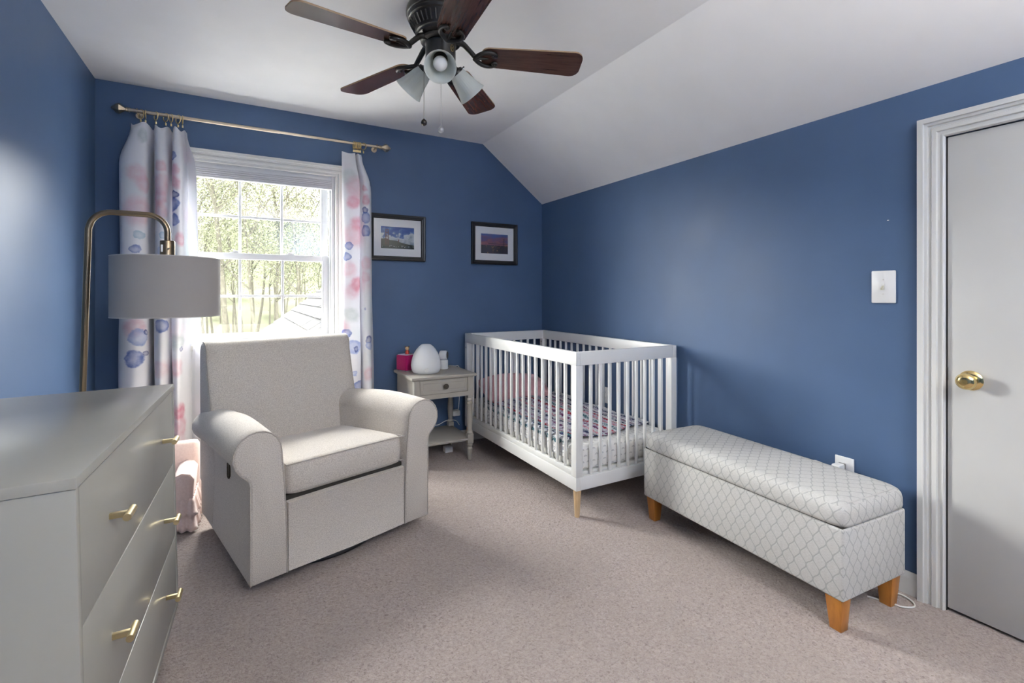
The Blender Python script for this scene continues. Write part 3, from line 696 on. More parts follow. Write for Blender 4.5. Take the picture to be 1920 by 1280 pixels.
# front panel and seat
fw = hw - .142
bm = BM()
def panel_loop(y, d):
    out = []
    for x, z in ((-fw + d, .062 + d), (0, .056 + d), (fw - d, .062 + d), (fw - d, .345 - d), (fw * .3, .347 - d), (-fw * .3, .347 - d), (-fw + d, .345 - d)): out.append(Vector((x, y, z)))
    return out
add_loft(bm, [panel_loop(.010, .012), panel_loop(.004, .003), panel_loop(.012, 0), panel_loop(.07, 0)])
obj('front_panel', bm, 'chairfab', ch, smooth=50)
def cushion(bm, x0, x1, y0, y1, zb, zt, crown, slope, front_r=.022, n=18):
    """soft seat cushion: superellipse edges, crowned top that falls to the back"""
    loops = []
    cx, cy, sx, sy = (x0 + x1) / 2, (y0 + y1) / 2, (x1 - x0) / 2, (y1 - y0) / 2
    m = 56
    def contour(k, z):
        lp = []
        for i in range(m):
            a = 2 * PI * i / m; c, s_ = math.cos(a), math.sin(a); e = .16
            X = math.copysign(abs(c) ** e, c); Y = math.copysign(abs(s_) ** e, s_)
            x = cx + X * (sx - k); y = cy + Y * (sy - k)
            w = (1 - min(1, abs(x - cx) / sx) ** 2.5) * (1 - min(1, abs(y - cy) / sy) ** 2.5)
            lp.append(Vector((x, y, z(x, y, w))))
        return lp
    h = zt - zb
    for k, f in ((.14, 0), (.05, 0), (.018, .01), (.005, .06), (0, .16), (-.003, .5), (0, .85), (.004, .95), (.012, .995), (.03, 1), (.09, 1), (.16, 1), (.23, 1)):
        def zz(x, y, w, f=f):
            dn = slope * (y - y0) / (y1 - y0)
            return zb + f * h - dn + (crown * w if f > .97 else 0)
        loops.append(contour(k, zz))
    add_loft(bm, loops); return bm
sc = obj('seat_cushion', cushion(BM(), -fw - .004, fw + .004, .012, .62, .362, .497, .022, .055), 'chairfab', ch, smooth=60)
obj('piping', add_tube(BM(), [(-fw + .004, .06, .491), (-fw + .004, .022, .494), (-fw + .02, .0125, .495), (0, .010, .497), (fw - .02, .0125, .495), (fw - .004, .022, .494), (fw - .004, .06, .491)], .0030, 6, smooth=6), 'chairpipe', sc)
obj('piping', add_tube(BM(), [(-fw + .004, .012, .382), (0, .0085, .378), (fw - .004, .012, .382)], .0016, 6, smooth=8), 'chairpipe', sc)
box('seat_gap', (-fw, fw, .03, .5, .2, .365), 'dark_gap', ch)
# backrest
bp = [(.575, .36), (.60, .43), (.625, .50), (.655, .60), (.685, .70), (.712, .80), (.730, .87)]
for k in range(0, 13):
    a = PI - k * PI * .92 / 12; bp.append((.788 + .057 * math.cos(a), .895 + .060 * math.sin(a)))
bp += [(.848, .82), (.850, .60), (.845, .35), (.835, .075), (.64, .075)]
bh = .386
bm = BM(); loops = []
xs_ = [(-bh, .022), (-bh + .004, .008), (-bh + .014, 0)] + [(-bh + .014 + (2 * bh - .028) * k / 14, 0) for k in range(1, 14)] + [(bh - .014, 0), (bh - .004, .008), (bh, .022)]
for x, d in xs_:
    pr = bp if not d else inset(bp, -d)
    puff = .016 * (1 - (x / bh) ** 4)
    loops.append([Vector((x * (1 - .018 * max(0, .9 - z)), y - (puff * math.sin(PI * min(1, max(0, (z - .36) / .54))) if y < .75 and z > .36 else 0), z)) for y, z in pr])
add_loft(bm, loops)
bk = obj('backrest', bm, 'chairfab', ch, smooth=60)
for s in (-1, 1):
    obj('piping', add_tube(BM(), [(s * (bh - .006) * (1 - .018 * max(0, .9 - z)), y + .004, z - .002) for y, z in bp[3:15]], .0028, 6), 'chairpipe', bk)
# recliner lever
lv = Vector((-hw + .022, .315, .432))
bm = add_tube(BM(), [lv + Vector((-.006, dy, dz)) for dy, dz in ((-.012, .030), (-.012, -.022), (-.006, -.032), (.006, -.032), (.012, -.022), (.012, .030))], .0032, 8)
add_box(bm, lv.x - .006, lv.x + .004, lv.y - .009, lv.y + .009, lv.z - .027, lv.z + .03, bev=.002)
obj('recline_lever', bm, 'knobdark', ch, label='dark metal pull loop on the side')
bm = BM(); add_tube(bm, [(.34 * math.cos(a), .42 + .34 * math.sin(a), .013) for a in [2 * PI * k / 48 for k in range(48)]], .013, 10, closed=True)
for a in (0, PI / 2): add_box(bm, *((-.33, .33, .405, .435) if a == 0 else (-.015, .015, .09, .75)), .008, .022)
add_cyl(bm, (0, .43, .01), (0, .43, .08), .05, seg=24)
obj('swivel_base', bm, 'blackp', ch, label='black round metal swivel base')
box('underside', (-hw + .1, hw - .1, .08, .78, .066, .09), 'blackp', ch)

# ================================================================== CHILD'S SLIPCOVERED CHAIR
kc = thing('child_armchair', (-.455, 2.885, 0), label="small pale pink slipcovered child's armchair with ruffled skirt", cat='chair')
def kloop(x, pr): return [Vector((x, y, z)) for y, z in pr]
bkp = [(.24, .12), (.25, .30), (.265, .375), (.285, .392), (.315, .388), (.335, .36), (.345, .25), (.345, .10), (.24, .08)]
bm = BM(); add_loft(bm, [kloop(-.235, inset(bkp, -.02)), kloop(-.225, inset(bkp, -.004)), kloop(-.21, bkp), kloop(.205, bkp), kloop(.222, inset(bkp, -.004)), kloop(.232, inset(bkp, -.02))])
obj('backrest', bm, 'pinkfab', kc, smooth=60)
for s in (-1, 1):
    bm = BM(); ap = [(.135, .10), (.14, .22), (.137, .262), (.148, .285), (.178, .298), (.212, .288), (.228, .262), (.226, .235), (.220, .10)]
    L = [[Vector((s * x, y, z)) for x, z in (inset(ap, -d) if d else ap)] for y, d in ((0, .015), (.004, .004), (.014, 0), (.15, 0), (.30, 0))]
    add_loft(bm, L); am = obj('arm', bm, 'pinkfab', kc, smooth=50)
    obj('piping', add_tube(BM(), [(s * x, .004, z) for x, z in ap], .0025, 6), 'pinkfab', am)
obj('seat_cushion', cushion(BM(), -.14, .14, .005, .26, .14, .215, .012, .01), 'pinkfab', kc, smooth=60)
def ruffle(z0, z1, amp0, amp1, n, hx0, hx1, y0, y1):
    per = [(hx0, y0), (hx1, y0), (hx1, y1), (hx0, y1)]; pts = []; nn = 220
    L = [(hx1 - hx0), (y1 - y0), (hx1 - hx0), (y1 - y0)]; tot = sum(L)
    for i in range(nn):
        d = i / nn * tot; k = 0
        while d > L[k]: d -= L[k]; k += 1
        a, b = Vector(per[k]), Vector(per[(k + 1) % 4]); t = (b - a).normalized(); p = a + t * d; pts.append((p, Vector((t.y, -t.x)), i))
    loops = []
    for j in range(6):
        f = j / 5; z = z1 + (z0 - z1) * f; am = amp0 + (amp1 - amp0) * f
        loops.append([Vector((*(p + nrm * (am * (1.1 + math.sin(i * 2 * PI * n / nn) + .5 * math.sin(i * 2 * PI * n * .37 / nn + 1)))), z)) for p, nrm, i in pts])
    bm = BM(); add_loft(bm, loops, False, False); return bm
for z0, z1 in ((.012, .105), (.085, .17)):
    o = obj('skirt_ruffle', ruffle(z0, z1, .002, .013, 40, -.226, .226, .004, .345), 'pinkfab', kc, smooth=180)
    o.modifiers.new('thickness', 'SOLIDIFY').thickness = .002

# ================================================================== NIGHTSTAND
ns = thing('nightstand', (.978, 3.142, 0), label='grey beige painted nightstand with one drawer and turned legs', cat='nightstand')
NW, ND, NZ = .482, .455, .628
box('top', (0, NW, 0, ND, NZ - .020, NZ), 'night', ns, bev=.005)
box('side_panel', (.022, .034, .025, ND - .02, .470, NZ - .020), 'night', ns)
box('side_panel', (NW - .034, NW - .022, .025, ND - .02, .470, NZ - .020), 'night', ns)
box('back_panel', (.022, NW - .022, ND - .03, ND - .02, .470, NZ - .020), 'night', ns)
bm = BM()
for d in ((.022, .062, .018, .030, .470, NZ - .02), (NW - .042 - .022, NW - .022, .018, .030, .470, NZ - .02), (.062, NW - .064, .018, .030, .470, .502), (.062, NW - .064, .018, .030, .602, NZ - .02)): add_box(bm, *d)
obj('face_frame', bm, 'night', ns, smooth=0)
dw = box('drawer', (.0640, NW - .066, .0205, .040, .504, .600), 'night', ns, bev=.001)
bm = BM(); L = [[Vector((sx * a + NW / 2 - .001, y, sz * b + .552)) for sx, sz in ((-1, -1), (1, -1), (1, 1), (-1, 1))] for a, b, y in ((.160, .034, .0205), (.160, .034, .0185), (.154, .028, .0185), (.150, .024, .0205))]
add_loft(bm, L, False, False); obj('drawer_molding', bm, 'night', dw, smooth=0)
mt = Matrix.Translation((NW / 2 + .005, .0205, .553)) @ Matrix.Rotation(PI / 2, 4, 'X')
kb = obj('knob', add_lathe(BM(), [(.008, 0), (.008, .010), (.016, .014), (.0190, .018), (.0185, .022), (.0135, .0225), (.011, .0215), (.006, .023), (.001, .0235)], 24, mt), 'knobdark', dw)
legp = [(.010, 0), (.0125, .02), (.0165, .075), (.0175, .085), (.0125, .092), (.0125, .098), (.019, .106), (.019, .116), (.014, .122)]
legp2 = [(.014, .190), (.019, .196), (.019, .204), (.0135, .212), (.0165, .24), (.0195, .30), (.0165, .36), (.0135, .395), (.019, .405), (.019, .415), (.0135, .424), (.020, .434), (.020, .442), (.015, .450)]
for i, (x, y) in enumerate(((.041, .041), (NW - .041, .041), (.041, ND - .041), (NW - .041, ND - .041))):
    bm = BM(); add_lathe(bm, [(r * 1.18, z) for r, z in legp], 18, Matrix.Translation((x, y, 0))); add_box(bm, x - .0215, x + .0215, y - .0215, y + .0215, .122, .190, bev=.002)
    add_lathe(bm, [(r * 1.15, z) for r, z in legp2], 18, Matrix.Translation((x, y, 0))); add_box(bm, x - .0195, x + .0195, y - .0195, y + .0195, .448, NZ - .02, bev=.002)
    obj('leg', bm, 'night', ns)
box('shelf', (.028, NW - .028, .028, ND - .028, .145, .160), 'night', ns, bev=.003)

# things on the nightstand
hd = thing('humidifier', (1.143, 3.335, NZ), label='white egg shaped humidifier on the nightstand', cat='humidifier')
prof = [(.070, 0), (.088, .004), (.098, .016), (.1045, .035), (.107, .058), (.1045, .085), (.097, .115), (.085, .145), (.068, .172), (.050, .192), (.036, .203), (.030, .2065), (.028, .2045), (.020, .203)]
obj('body', add_lathe(BM(), prof, 48), simple('white_matte_plastic', (.80, .81, .82), .5, var=.01), hd)
dv = Vector((-.28, -.96, 0)).normalized()
obj('dial', add_cyl(BM(), dv * .092 + Vector((0, 0, .034)), dv * .119 + Vector((0, 0, .034)), .0165, .0150, 24), 'whitep', hd)
bx = thing('audio_player', (1.052, 3.500, NZ), .42, 'small magenta cube audio player on nightstand behind humidifier', 'music box')
obj('base_plate', add_box(BM(), -.040, .040, -.040, .040, 0, .008, bev=.003), 'whitep', bx)
obj('body', add_box(BM(), -.056, .056, -.056, .056, .008, .120, bev=.008, seg=3), 'magenta', bx)
obj('top_plate', add_box(BM(), -.048, .048, -.048, .048, .119, .124, bev=.002), simple('pale_pink_plastic', (.75, .6, .65), .4), bx)
fg = thing('toy_figurine', (1.050, 3.490, NZ + .124), -.3, 'tiny tan and brown toy animal figurine standing on magenta cube', 'figurine')
obj('body', add_lathe(BM(), [(.016, 0), (.017, .003), (.012, .006), (.013, .014), (.010, .026), (.006, .031)], 16), ['figred'], fg)
bm = add_sphere(BM(), (0, 0, .041), .0145, 16, 12, (1, .95, .95)); hdo = obj('head', bm, 'figtan', fg)
for s in (-1, 1):
    obj('ear', add_sphere(BM(), (s * .012, .002, .054), .006, 10, 8, (1, .6, 1)), 'figbrown', hdo)
    obj('eye', add_sphere(BM(), (s * .005, -.0125, .043), .002, 8, 6), 'figbrown', hdo)
    obj('arm', add_tube(BM(), [(s * .011, 0, .024), (s * .017, -.004, .016)], .003, 8), 'figbrown', fg)
bc = thing('baby_camera', (1.322, 3.455, NZ), -.60, 'white baby monitor camera standing right of humidifier', 'camera')
obj('base', add_lathe(BM(), [(.034, 0), (.036, .004), (.036, .060), (.033, .068), (.020, .070)], 28), 'whitep', bc)
bm = BM(); mt = Matrix.Translation((0, 0, .105)) @ Matrix.Rotation(PI / 2, 4, 'Y')
add_lathe(bm, [(.020, -.030), (.031, -.026), (.034, -.018), (.034, .018), (.031, .026), (.020, .030)], 28, mt)
hdo = obj('head', bm, 'whitep', bc)
obj('lens', add_lathe(BM(), [(.027, .030), (.026, .033), (.018, .035), (.004, .0352)], 24, mt), 'blackp', hdo)
obj('camera_cord', add_tube(BM(), [(1.358, 3.46, NZ + .004), (1.385, 3.49, NZ + .004), (1.40, 3.53, NZ + .010), (1.425, 3.545, NZ + .004), (1.445, 3.52, NZ + .004), (1.4655, 3.505, NZ + .004), (1.472, 3.50, NZ - .03), (1.474, 3.50, .45), (1.478, 3.53, .30), (1.475, 3.56, .25)], .0028, 8, smooth=8), 'cordw', label='white cord of baby camera running over the nightstand edge', cat='cord')
obj('lamp_cord', add_tube(BM(), [(.90, 3.40, .17), at_y(806, 799, 3.42), at_y(822, 796, 3.43), at_y(835, 789, 3.45), at_y(847, 787, 3.47), at_y(856, 789, 3.52), at_y(861, 796, 3.57)], .0030, 8, smooth=8), 'cordw', label='white cord crossing below nightstand drawer above the shelf', cat='cord')
for loc, l in (((1.475, 3.585, .225), 'white plug box on back wall between nightstand and crib'), ((1.345, 3.42, .001), 'white adapter box on carpet under the nightstand shelf')):
    b_ = thing('plug_box', loc, 0, l, 'adapter', 'white adapter boxes by the nightstand')
    obj('case', add_box(BM(), -.03, .03, -.028, .028, 0, .042, bev=.005), 'whitep', b_)
    obj('seam', add_box(BM(), -.0303, .0303, -.0283, .0283, .020, .0215), 'cordw', b_)

# ================================================================== CRIB
KX0, KX1, KY0, KY1, KZ = 1.532, 2.285, 2.055, 3.530, .886
cb = thing('crib', (0, 0, 0), label='white slatted baby crib with pale wooden feet', cat='crib')
PW = .045
def rail(name, d, bev=.003): return box(name, d, 'crib', cb, bev=bev)
TR, BR0, BR1 = .814, .147, .218
for x in (KX0, KX1 - PW):
    for y in (KY0, KY1 - PW):
        box('post', (x, x + PW, y, y + PW, BR1, TR), 'crib', cb, bev=.0025)
for x in (KX0, KX1 - .028):
    rail('top_rail', (x, x + .028, KY0, KY1, TR, KZ)); rail('bottom_rail', (x, x + .028, KY0, KY1, BR0, BR1))
    rail('slat_rail', (x + .004, x + .030, KY0 + PW, KY1 - PW, BR1 + .001, BR1 + .030))
for y in (KY0, KY1 - .028):
    rail('top_rail', (KX0 + .028, KX1 - .028, y, y + .028, TR, KZ)); rail('bottom_rail', (KX0 + .028, KX1 - .028, y, y + .028, BR0, BR1))
slat = None
def put_slat(x, y, rz):
    global slat
    if slat is None:
        slat = obj('slat', add_box(BM(), -.009, .009, -.0085, .0085, 0, 1, bev=.0055, seg=3), 'crib', cb)
        slat.location = (x, y, 0); s = slat
    else: s = dup_mesh(slat, cb, (x, y, 0))
    return s
for x in (KX0 + .0175, KX1 - .0175):
    for k in range(17):
        s = put_slat(x, KY0 + PW + (KY1 - KY0 - 2 * PW) * (k + 1) / 18, 0); s.location.z = BR1 + .028; s.scale = (1, 1, TR - BR1 - .027)
for y in (KY0 + .0175, KY1 - .0175):
    for k in range(9):
        s = put_slat(KX0 + PW + (KX1 - KX0 - 2 * PW) * (k + 1) / 10, y, 0); s.location.z = BR1 - .002; s.scale = (1, 1, TR - BR1 + .003)
lg = None
for x in (KX0 + .026, KX1 - .026):
    for y in (KY0 + .026, KY1 - .026):
        if lg is None: lg = obj('foot', add_lathe(BM(), [(.0125, 0), (.0135, .003), (.0215, .147)], 20), 'natwood', cb, label='pale natural wood tapered foot'); lg.location = (x, y, 0)
        else: dup_mesh(lg, cb, (x, y, 0))
for x, y in ((KX0 + .024, KY1 + .0005), (KX0 - .0005, KY1 - .024)):
    ax = (0, 1, 0) if y > KY1 else (-1, 0, 0)
    obj('bolt', add_cyl(BM(), (x, y, .775), Vector((x, y, .775)) + Vector(ax) * .001, .006, seg=12), 'chain', cb)
obj('bolt', add_cyl(BM(), (KX1 - PW - .0002, KY1 - .024, .79), (KX1 - PW - .0012, KY1 - .024, .79), .006, seg=12), 'chain', cb)
box('support_board', (KX0 + .032, KX1 - .032, KY0 + .032, KY1 - .032, .215, .232), 'crib', cb)
# mattress with printed sheet
def sheet_mat():
    m = NT('white_sheet_small_rainbows'); tc = m.n('ShaderNodeTexCoord'); sc = m.n('ShaderNodeVectorMath', operation='MULTIPLY')
    m.t.links.new(tc.outputs['UV'], sc.inputs[0]); sc.inputs[1].default_value = (26, 30, 1)
    sp = m.n('ShaderNodeSeparateXYZ'); m.t.links.new(sc.outputs[0], sp.inputs[0])
    row = m.math('FLOOR', sp.outputs[1]); u = m.math('ADD', sp.outputs[0], m.math('MULTIPLY', row, .5))
    a = m.math('SUBTRACT', m.math('FRACT', u), .5); b = m.math('SUBTRACT', m.math('FRACT', sp.outputs[1]), .35)
    d = m.math('SQRT', m.math('ADD', m.math('MULTIPLY', a, a), m.math('MULTIPLY', b, b)))
    r1 = m.mapr(m.math('ABSOLUTE', m.math('SUBTRACT', d, .24)), .025, .055, 1, 0)
    r2 = m.mapr(m.math('ABSOLUTE', m.math('SUBTRACT', d, .10)), .02, .05, 1, 0)
    f = m.math('MULTIPLY', m.math('MAXIMUM', r1, r2), m.math('GREATER_THAN', b, 0))
    m.base(m.mix(m.math('MULTIPLY', f, .75), (.77, .76, .73), (.30, .30, .31)), .9, 0, .15)
    m.bump(m.noise(m.coord(), 14, 3), .25, .01); return m.m
mx0, mx1, my0, my1 = KX0 + .034, KX1 - .034, KY0 + .034, KY1 - .034
mtt = thing('crib_mattress', ((mx0 + mx1) / 2, (my0 + my1) / 2, .232), label='crib mattress in white sheet printed with tiny rainbows', cat='mattress')
bm = add_box(BM(), -(mx1 - mx0) / 2, (mx1 - mx0) / 2, -(my1 - my0) / 2, (my1 - my0) / 2, 0, .138, bev=.028, seg=5); box_uv(bm)
obj('fitted_sheet', bm, sheet_mat(), mtt, smooth=60)
MZ = .372
# crocheted blanket
def blanket_mat():
    m = NT('crochet_stripe_blanket'); tc = m.n('ShaderNodeTexCoord'); sp = m.n('ShaderNodeSeparateXYZ'); m.t.links.new(tc.outputs['UV'], sp.inputs[0])
    w = m.noise(tc.outputs['UV'], 22, 2); clump = m.voro(tc.outputs['UV'], 95)
    cc = m.n('ShaderNodeTexVoronoi'); cc.inputs['Scale'].default_value = 95; m.t.links.new(tc.outputs['UV'], cc.inputs['Vector'])
    cs = m.n('ShaderNodeSeparateColor'); m.t.links.new(cc.outputs['Color'], cs.inputs[0])
    x = m.math('ADD', sp.outputs[0], m.math('MULTIPLY', m.math('SUBTRACT', w, .5), .014))
    x = m.math('ADD', x, m.math('MULTIPLY', m.math('SINE', m.math('MULTIPLY', sp.outputs[1], 190)), .004))
    t = m.math('DIVIDE', x, .90)
    WH, GR, NV, RD, PK, LV, TL, PU = (.70, .70, .70), (.46, .48, .52), (.03, .04, .10), (.30, .012, .03), (.52, .22, .28), (.42, .38, .48), (.07, .16, .19), (.14, .04, .12)
    seq = [WH, WH, WH, TL, GR, NV, TL, RD, LV, LV, PU, GR, LV, NV, GR, PK, GR, PU, LV, RD, GR, TL, GR, PK, LV, RD, WH, NV, GR, PU, WH, LV, NV, GR, WH]
    c = m.ramp(t, [(0, WH)], 'CONSTANT')
    # stripes in two ramps of constant steps (a ramp holds 32 stops)
    a = m.ramp(m.math('MULTIPLY', t, 2.0), [(k / 18, seq[k]) for k in range(18)], 'CONSTANT')
    b = m.ramp(m.math('SUBTRACT', m.math('MULTIPLY', t, 2.0), 1.0), [(k / 17, seq[18 + k]) for k in range(17)], 'CONSTANT')
    col = m.mix(m.math('GREATER_THAN', t, .5), a, b)
    col = m.mix(m.mapr(cs.outputs[0], .64, .68, 0, .65), col, (.60, .60, .63))
    col = m.mix(m.mapr(cs.outputs[1], .88, .91, 0, .6), col, (.06, .08, .13))
    m.base(col, .95, 0, .1); m.bump(clump, .9, -.006); return m.m
B0, B1 = 2.175, 3.28
def bl(s, t):
    # s across x (0 hangs at the front), t along y
    y = B0 + (B1 - B0) * t
    L = s * .80
    skew = .06 * (1 - t) * max(0, s - .55) * 2
    if L < .10: x = mx0 - .006 + .003 * math.sin(t * 40); z = MZ - .09 + L * 1.0
    else:
        x = mx0 + (L - .10) * .955; e = min(1, (L - .10) / .05); z = MZ + .004 + .008 * (e ** .5)
        z += .010 * math.sin(t * 9 + s * 7) ** 2 + .014 * max(0, math.sin(s * 10 + t * 4)) * e * (.4 + .6 * t) + .03 * math.exp(-((s - .62) / .12) ** 2) * t
    y += skew + .012 * math.sin(s * 9) * (1 - t)
    z += .0016 * math.sin(y * 260) * math.sin(L * 240)
    return Vector((min(x, mx1 - .012), y, z))
bm = add_grid(BM(), bl, 150, 170, uv=lambda s, t: (s * .90, t * 1.1))
bo = obj('crib_blanket', bm, blanket_mat(), label='striped crocheted blanket in white navy red and pink inside crib', cat='blanket', smooth=180, normals=False)
bo.modifiers.new('thickness', 'SOLIDIFY').thickness = .006
def soft_pillow(name, c, sx, sy, sz, rot, mat, label, cat):
    t = thing(name, c, 0, label, cat, rot=rot)
    def f(sgn):
        def g(u, v):
            a, b = 2 * u - 1, 2 * v - 1
            k = max(0, (1 - abs(a) ** 3.2)) ** .5 * max(0, (1 - abs(b) ** 3.2)) ** .5
            pin = 1 - .07 * (abs(a) ** 2 * abs(b) ** 2)
            return Vector((a * sx * pin, b * sy * pin, sgn * sz * k * (1 + .10 * math.sin(a * 4 + b * 3))))
        return g
    bm = BM(); add_grid(bm, f(1), 24, 24); add_grid(bm, f(-1), 24, 24); bmesh.ops.remove_doubles(bm, verts=bm.verts[:], dist=1e-4)
    obj('cushion', bm, mat, t, smooth=180)
    bm = add_tube(BM(), [(a * sx * (1 - .07 * a * a * b * b), b * sy * (1 - .07 * a * a * b * b), 0) for a, b in [(-1 + .1 * k, -1) for k in range(20)] + [(1, -1 + .1 * k) for k in range(20)] + [(1 - .1 * k, 1) for k in range(20)] + [(-1, 1 - .1 * k) for k in range(20)]], .004, 6, closed=True)
    obj('seam', bm, mat, t)
soft_pillow('pillow', (1.865, 3.315, MZ + .085), .275, .15, .075, (math.radians(24), 0, math.radians(-3)), 'pillow', 'dusty pink pillow at the far end of the crib', 'pillow')

# ================================================================== STORAGE BENCH
def ogee_mat():
    m = NT('ogee_lattice_upholstery'); tc = m.n('ShaderNodeTexCoord'); sp = m.n('ShaderNodeSeparateXYZ'); m.t.links.new(tc.outputs['UV'], sp.inputs[0])
    wob = m.noise(tc.outputs['UV'], 18, 2); wv = m.math('MULTIPLY', m.math('SUBTRACT', wob, .5), .006)
    u = m.math('DIVIDE', m.math('ADD', sp.outputs[0], wv), .047); v = m.math('DIVIDE', m.math('ADD', sp.outputs[1], wv), .076)
    c = m.math('MULTIPLY', m.math('COSINE', m.math('MULTIPLY', v, 2 * PI)), .25)
    d1 = m.math('ABSOLUTE', m.math('SUBTRACT', m.math('FRACT', m.math('ADD', m.math('SUBTRACT', u, c), .5)), .5))
    d2 = m.math('ABSOLUTE', m.math('SUBTRACT', m.math('FRACT', m.math('ADD', u, c)), .5))
    ln = m.math('MINIMUM', d1, d2)
    f = m.mapr(ln, .02, .085, 1, 0)
    wv1 = m.n('ShaderNodeMapping'); m.t.links.new(tc.outputs['UV'], wv1.inputs[0]); wv1.inputs['Scale'].default_value = (60, 500, 1)
    slub = m.noise(wv1.outputs[0], 1.5, 3, .6)
    col = m.mix(m.mapr(slub, .35, .7), (.47, .465, .445), (.58, .575, .555))
    col = m.mix(m.math('MULTIPLY', f, .58), col, (.27, .275, .27))
    m.base(col, .9, 0, .15); m.bump(m.math('ADD', slub, m.math('MULTIPLY', f, -.8)), .3, .0012); return m.m
M['ogee'] = ogee_mat()
bn = thing('storage_bench', (1.808, .892, 0), math.radians(-3.0), 'grey and white patterned upholstered storage bench along right wall', 'bench')
BL, BD = 1.008, .402
def softslab(x0, x1, y0, y1, z0, z1, bev, seg, puff=0):
    bm = add_box(BM(), x0, x1, y0, y1, z0, z1)
    bmesh.ops.bevel(bm, geom=bm.edges[:], offset=bev, segments=seg, affect='EDGES', profile=.5)
    return bm
bm = add_box(BM(), 0, BD, 0, BL, .122, .374, bev=.009, seg=3); box_uv(bm); obj('body', bm, 'ogee', bn, smooth=50)
bm = BM(); m_ = 64; loops = []
for k, z in ((.03, .377), (.004, .377), (-.003, .382), (-.005, .392), (-.004, .42), (-.001, .436), (.006, .448), (.018, .457), (.04, .462), (.08, .464), (.15, .465)):
    lp = []
    for i in range(m_):
        a = 2 * PI * i / m_; c, s = math.cos(a), math.sin(a)
        lp.append(Vector((BD / 2 + math.copysign(abs(c) ** .13, c) * (BD / 2 - k), BL / 2 + math.copysign(abs(s) ** .13, s) * (BL / 2 - k), z)))
    loops.append(lp)
add_loft(bm, loops); box_uv(bm)
ld = obj('lid', bm, 'ogee', bn, smooth=60)
obj('lid_seam', add_tube(BM(), [(.05, .0165, .4555), (.08, .0145, .4550), (BD - .08, .0145, .4550), (BD - .05, .0165, .4555)], .0022, 6), 'ogee', ld)
box('lid_gap', (.008, BD - .008, .008, BL - .008, .372, .379), 'dark_gap', bn)
for x, sx in ((.010, 1), (BD - .010, -1)):
    for y, sy in ((.012, 1), (BL - .012, -1)):
        bm = BM(); tp, bt = .058, .040
        add_loft(bm, [[Vector((x + sx * a * bt + sx * .012, y + sy * b * bt + sy * .008, 0)) for a, b in ((0, 0), (1, 0), (1, 1), (0, 1))], [Vector((x + sx * a * tp, y + sy * b * tp, .123)) for a, b in ((0, 0), (1, 0), (1, 1), (0, 1))]])
        bmesh.ops.bevel(bm, geom=bm.edges[:], offset=.002, segments=2, affect='EDGES', profile=.5)
        obj('leg', bm, 'orangewood', bn)

# ================================================================== CEILING FAN
FC = Vector((.728, 1.936, 0)); FZ = 2.2
fan = thing('ceiling_fan', (FC.x, FC.y, ZC), label='black ceiling fan with five mahogany blades and three glass lights', cat='ceiling fan')
def fz(z): return z - ZC
obj('canopy', add_lathe(BM(), [(.075, fz(ZC)), (.075, fz(2.440)), (.060, fz(2.425)), (.045, fz(2.415))], 40), 'fanblack', fan)
mh = obj('motor_housing', add_lathe(BM(), [(.05, fz(2.428)), (.090, fz(2.426)), (.120, fz(2.418)), (.136, fz(2.405)), (.143, fz(2.390)), (.1445, fz(2.376)), (.142, fz(2.368)), (.138, fz(2.365)), (.139, fz(2.358)), (.135, fz(2.349)), (.130, fz(2.346)), (.128, fz(2.343)), (.120, fz(2.326)), (.105, fz(2.304)), (.103, fz(2.298)), (.097, fz(2.295)), (.094, fz(2.287)), (.086, fz(2.283)), (.078, fz(2.278)), (.065, fz(2.276))], 56), 'fanblack', fan, smooth=30)
for k in range(36):
    a = 2 * PI * k / 36; n_ = Vector((math.cos(a), math.sin(a), 0))
    bm = BM(); pts = [(n_ * .1285 + Vector((0, 0, fz(2.327)))), (n_ * .1165 + Vector((0, 0, fz(2.299))))]
    if k == 0: vent = obj('vent_fin', add_cyl(bm, (.1265, 0, fz(2.340)), (.1085, 0, fz(2.308)), .0042, seg=8), 'fanblack', mh)
    else: dup_mesh(vent, mh, rot=(0, 0, a)); bm.free()
obj('flywheel', add_lathe(BM(), [(.060, fz(2.279)), (.080, fz(2.277)), (.084, fz(2.273)), (.084, fz(2.263)), (.079, fz(2.259)), (.06, fz(2.258))], 40), 'fanblack', fan)
lk = obj('light_kit', add_lathe(BM(), [(.050, fz(2.262)), (.066, fz(2.258)), (.067, fz(2.254)), (.064, fz(2.248)), (.064, fz(2.165)), (.068, fz(2.160)), (.068, fz(2.148)), (.060, fz(2.138)), (.040, fz(2.128)), (.018, fz(2.124)), (.012, fz(2.112)), (.006, fz(2.108))], 40), 'fanblack', fan, smooth=30)
# oval maker's badge on the switch housing
ba = math.radians(-62); bmt = Matrix.Translation((.0645 * math.cos(ba), .0645 * math.sin(ba), fz(2.225))) @ Matrix.Rotation(ba, 4, 'Z') @ Matrix.Rotation(PI / 2, 4, 'Y')
bd = obj('badge', add_lathe(BM(), [(.0135, -.002), (.0135, .0012), (.0115, .0018), (.0108, .0008)], 28, bmt @ Matrix.Diagonal((1.15, .75, 1, 1))), simple('aged_gold_badge', (.36, .28, .13), .35, .9), lk)
obj('badge_field', add_lathe(BM(), [(.0108, .0004), (.0105, .0011)], 28, bmt @ Matrix.Diagonal((1.15, .75, 1, 1))), 'fanblack', bd)
for yy in (-.003, 0, .003):
    obj('badge_line', add_box(BM(), yy - .0005, yy + .0005, -.0048, .0048, .0010, .0015), simple('aged_gold_line', (.36, .28, .13), .35, .9), bd).matrix_local = bmt
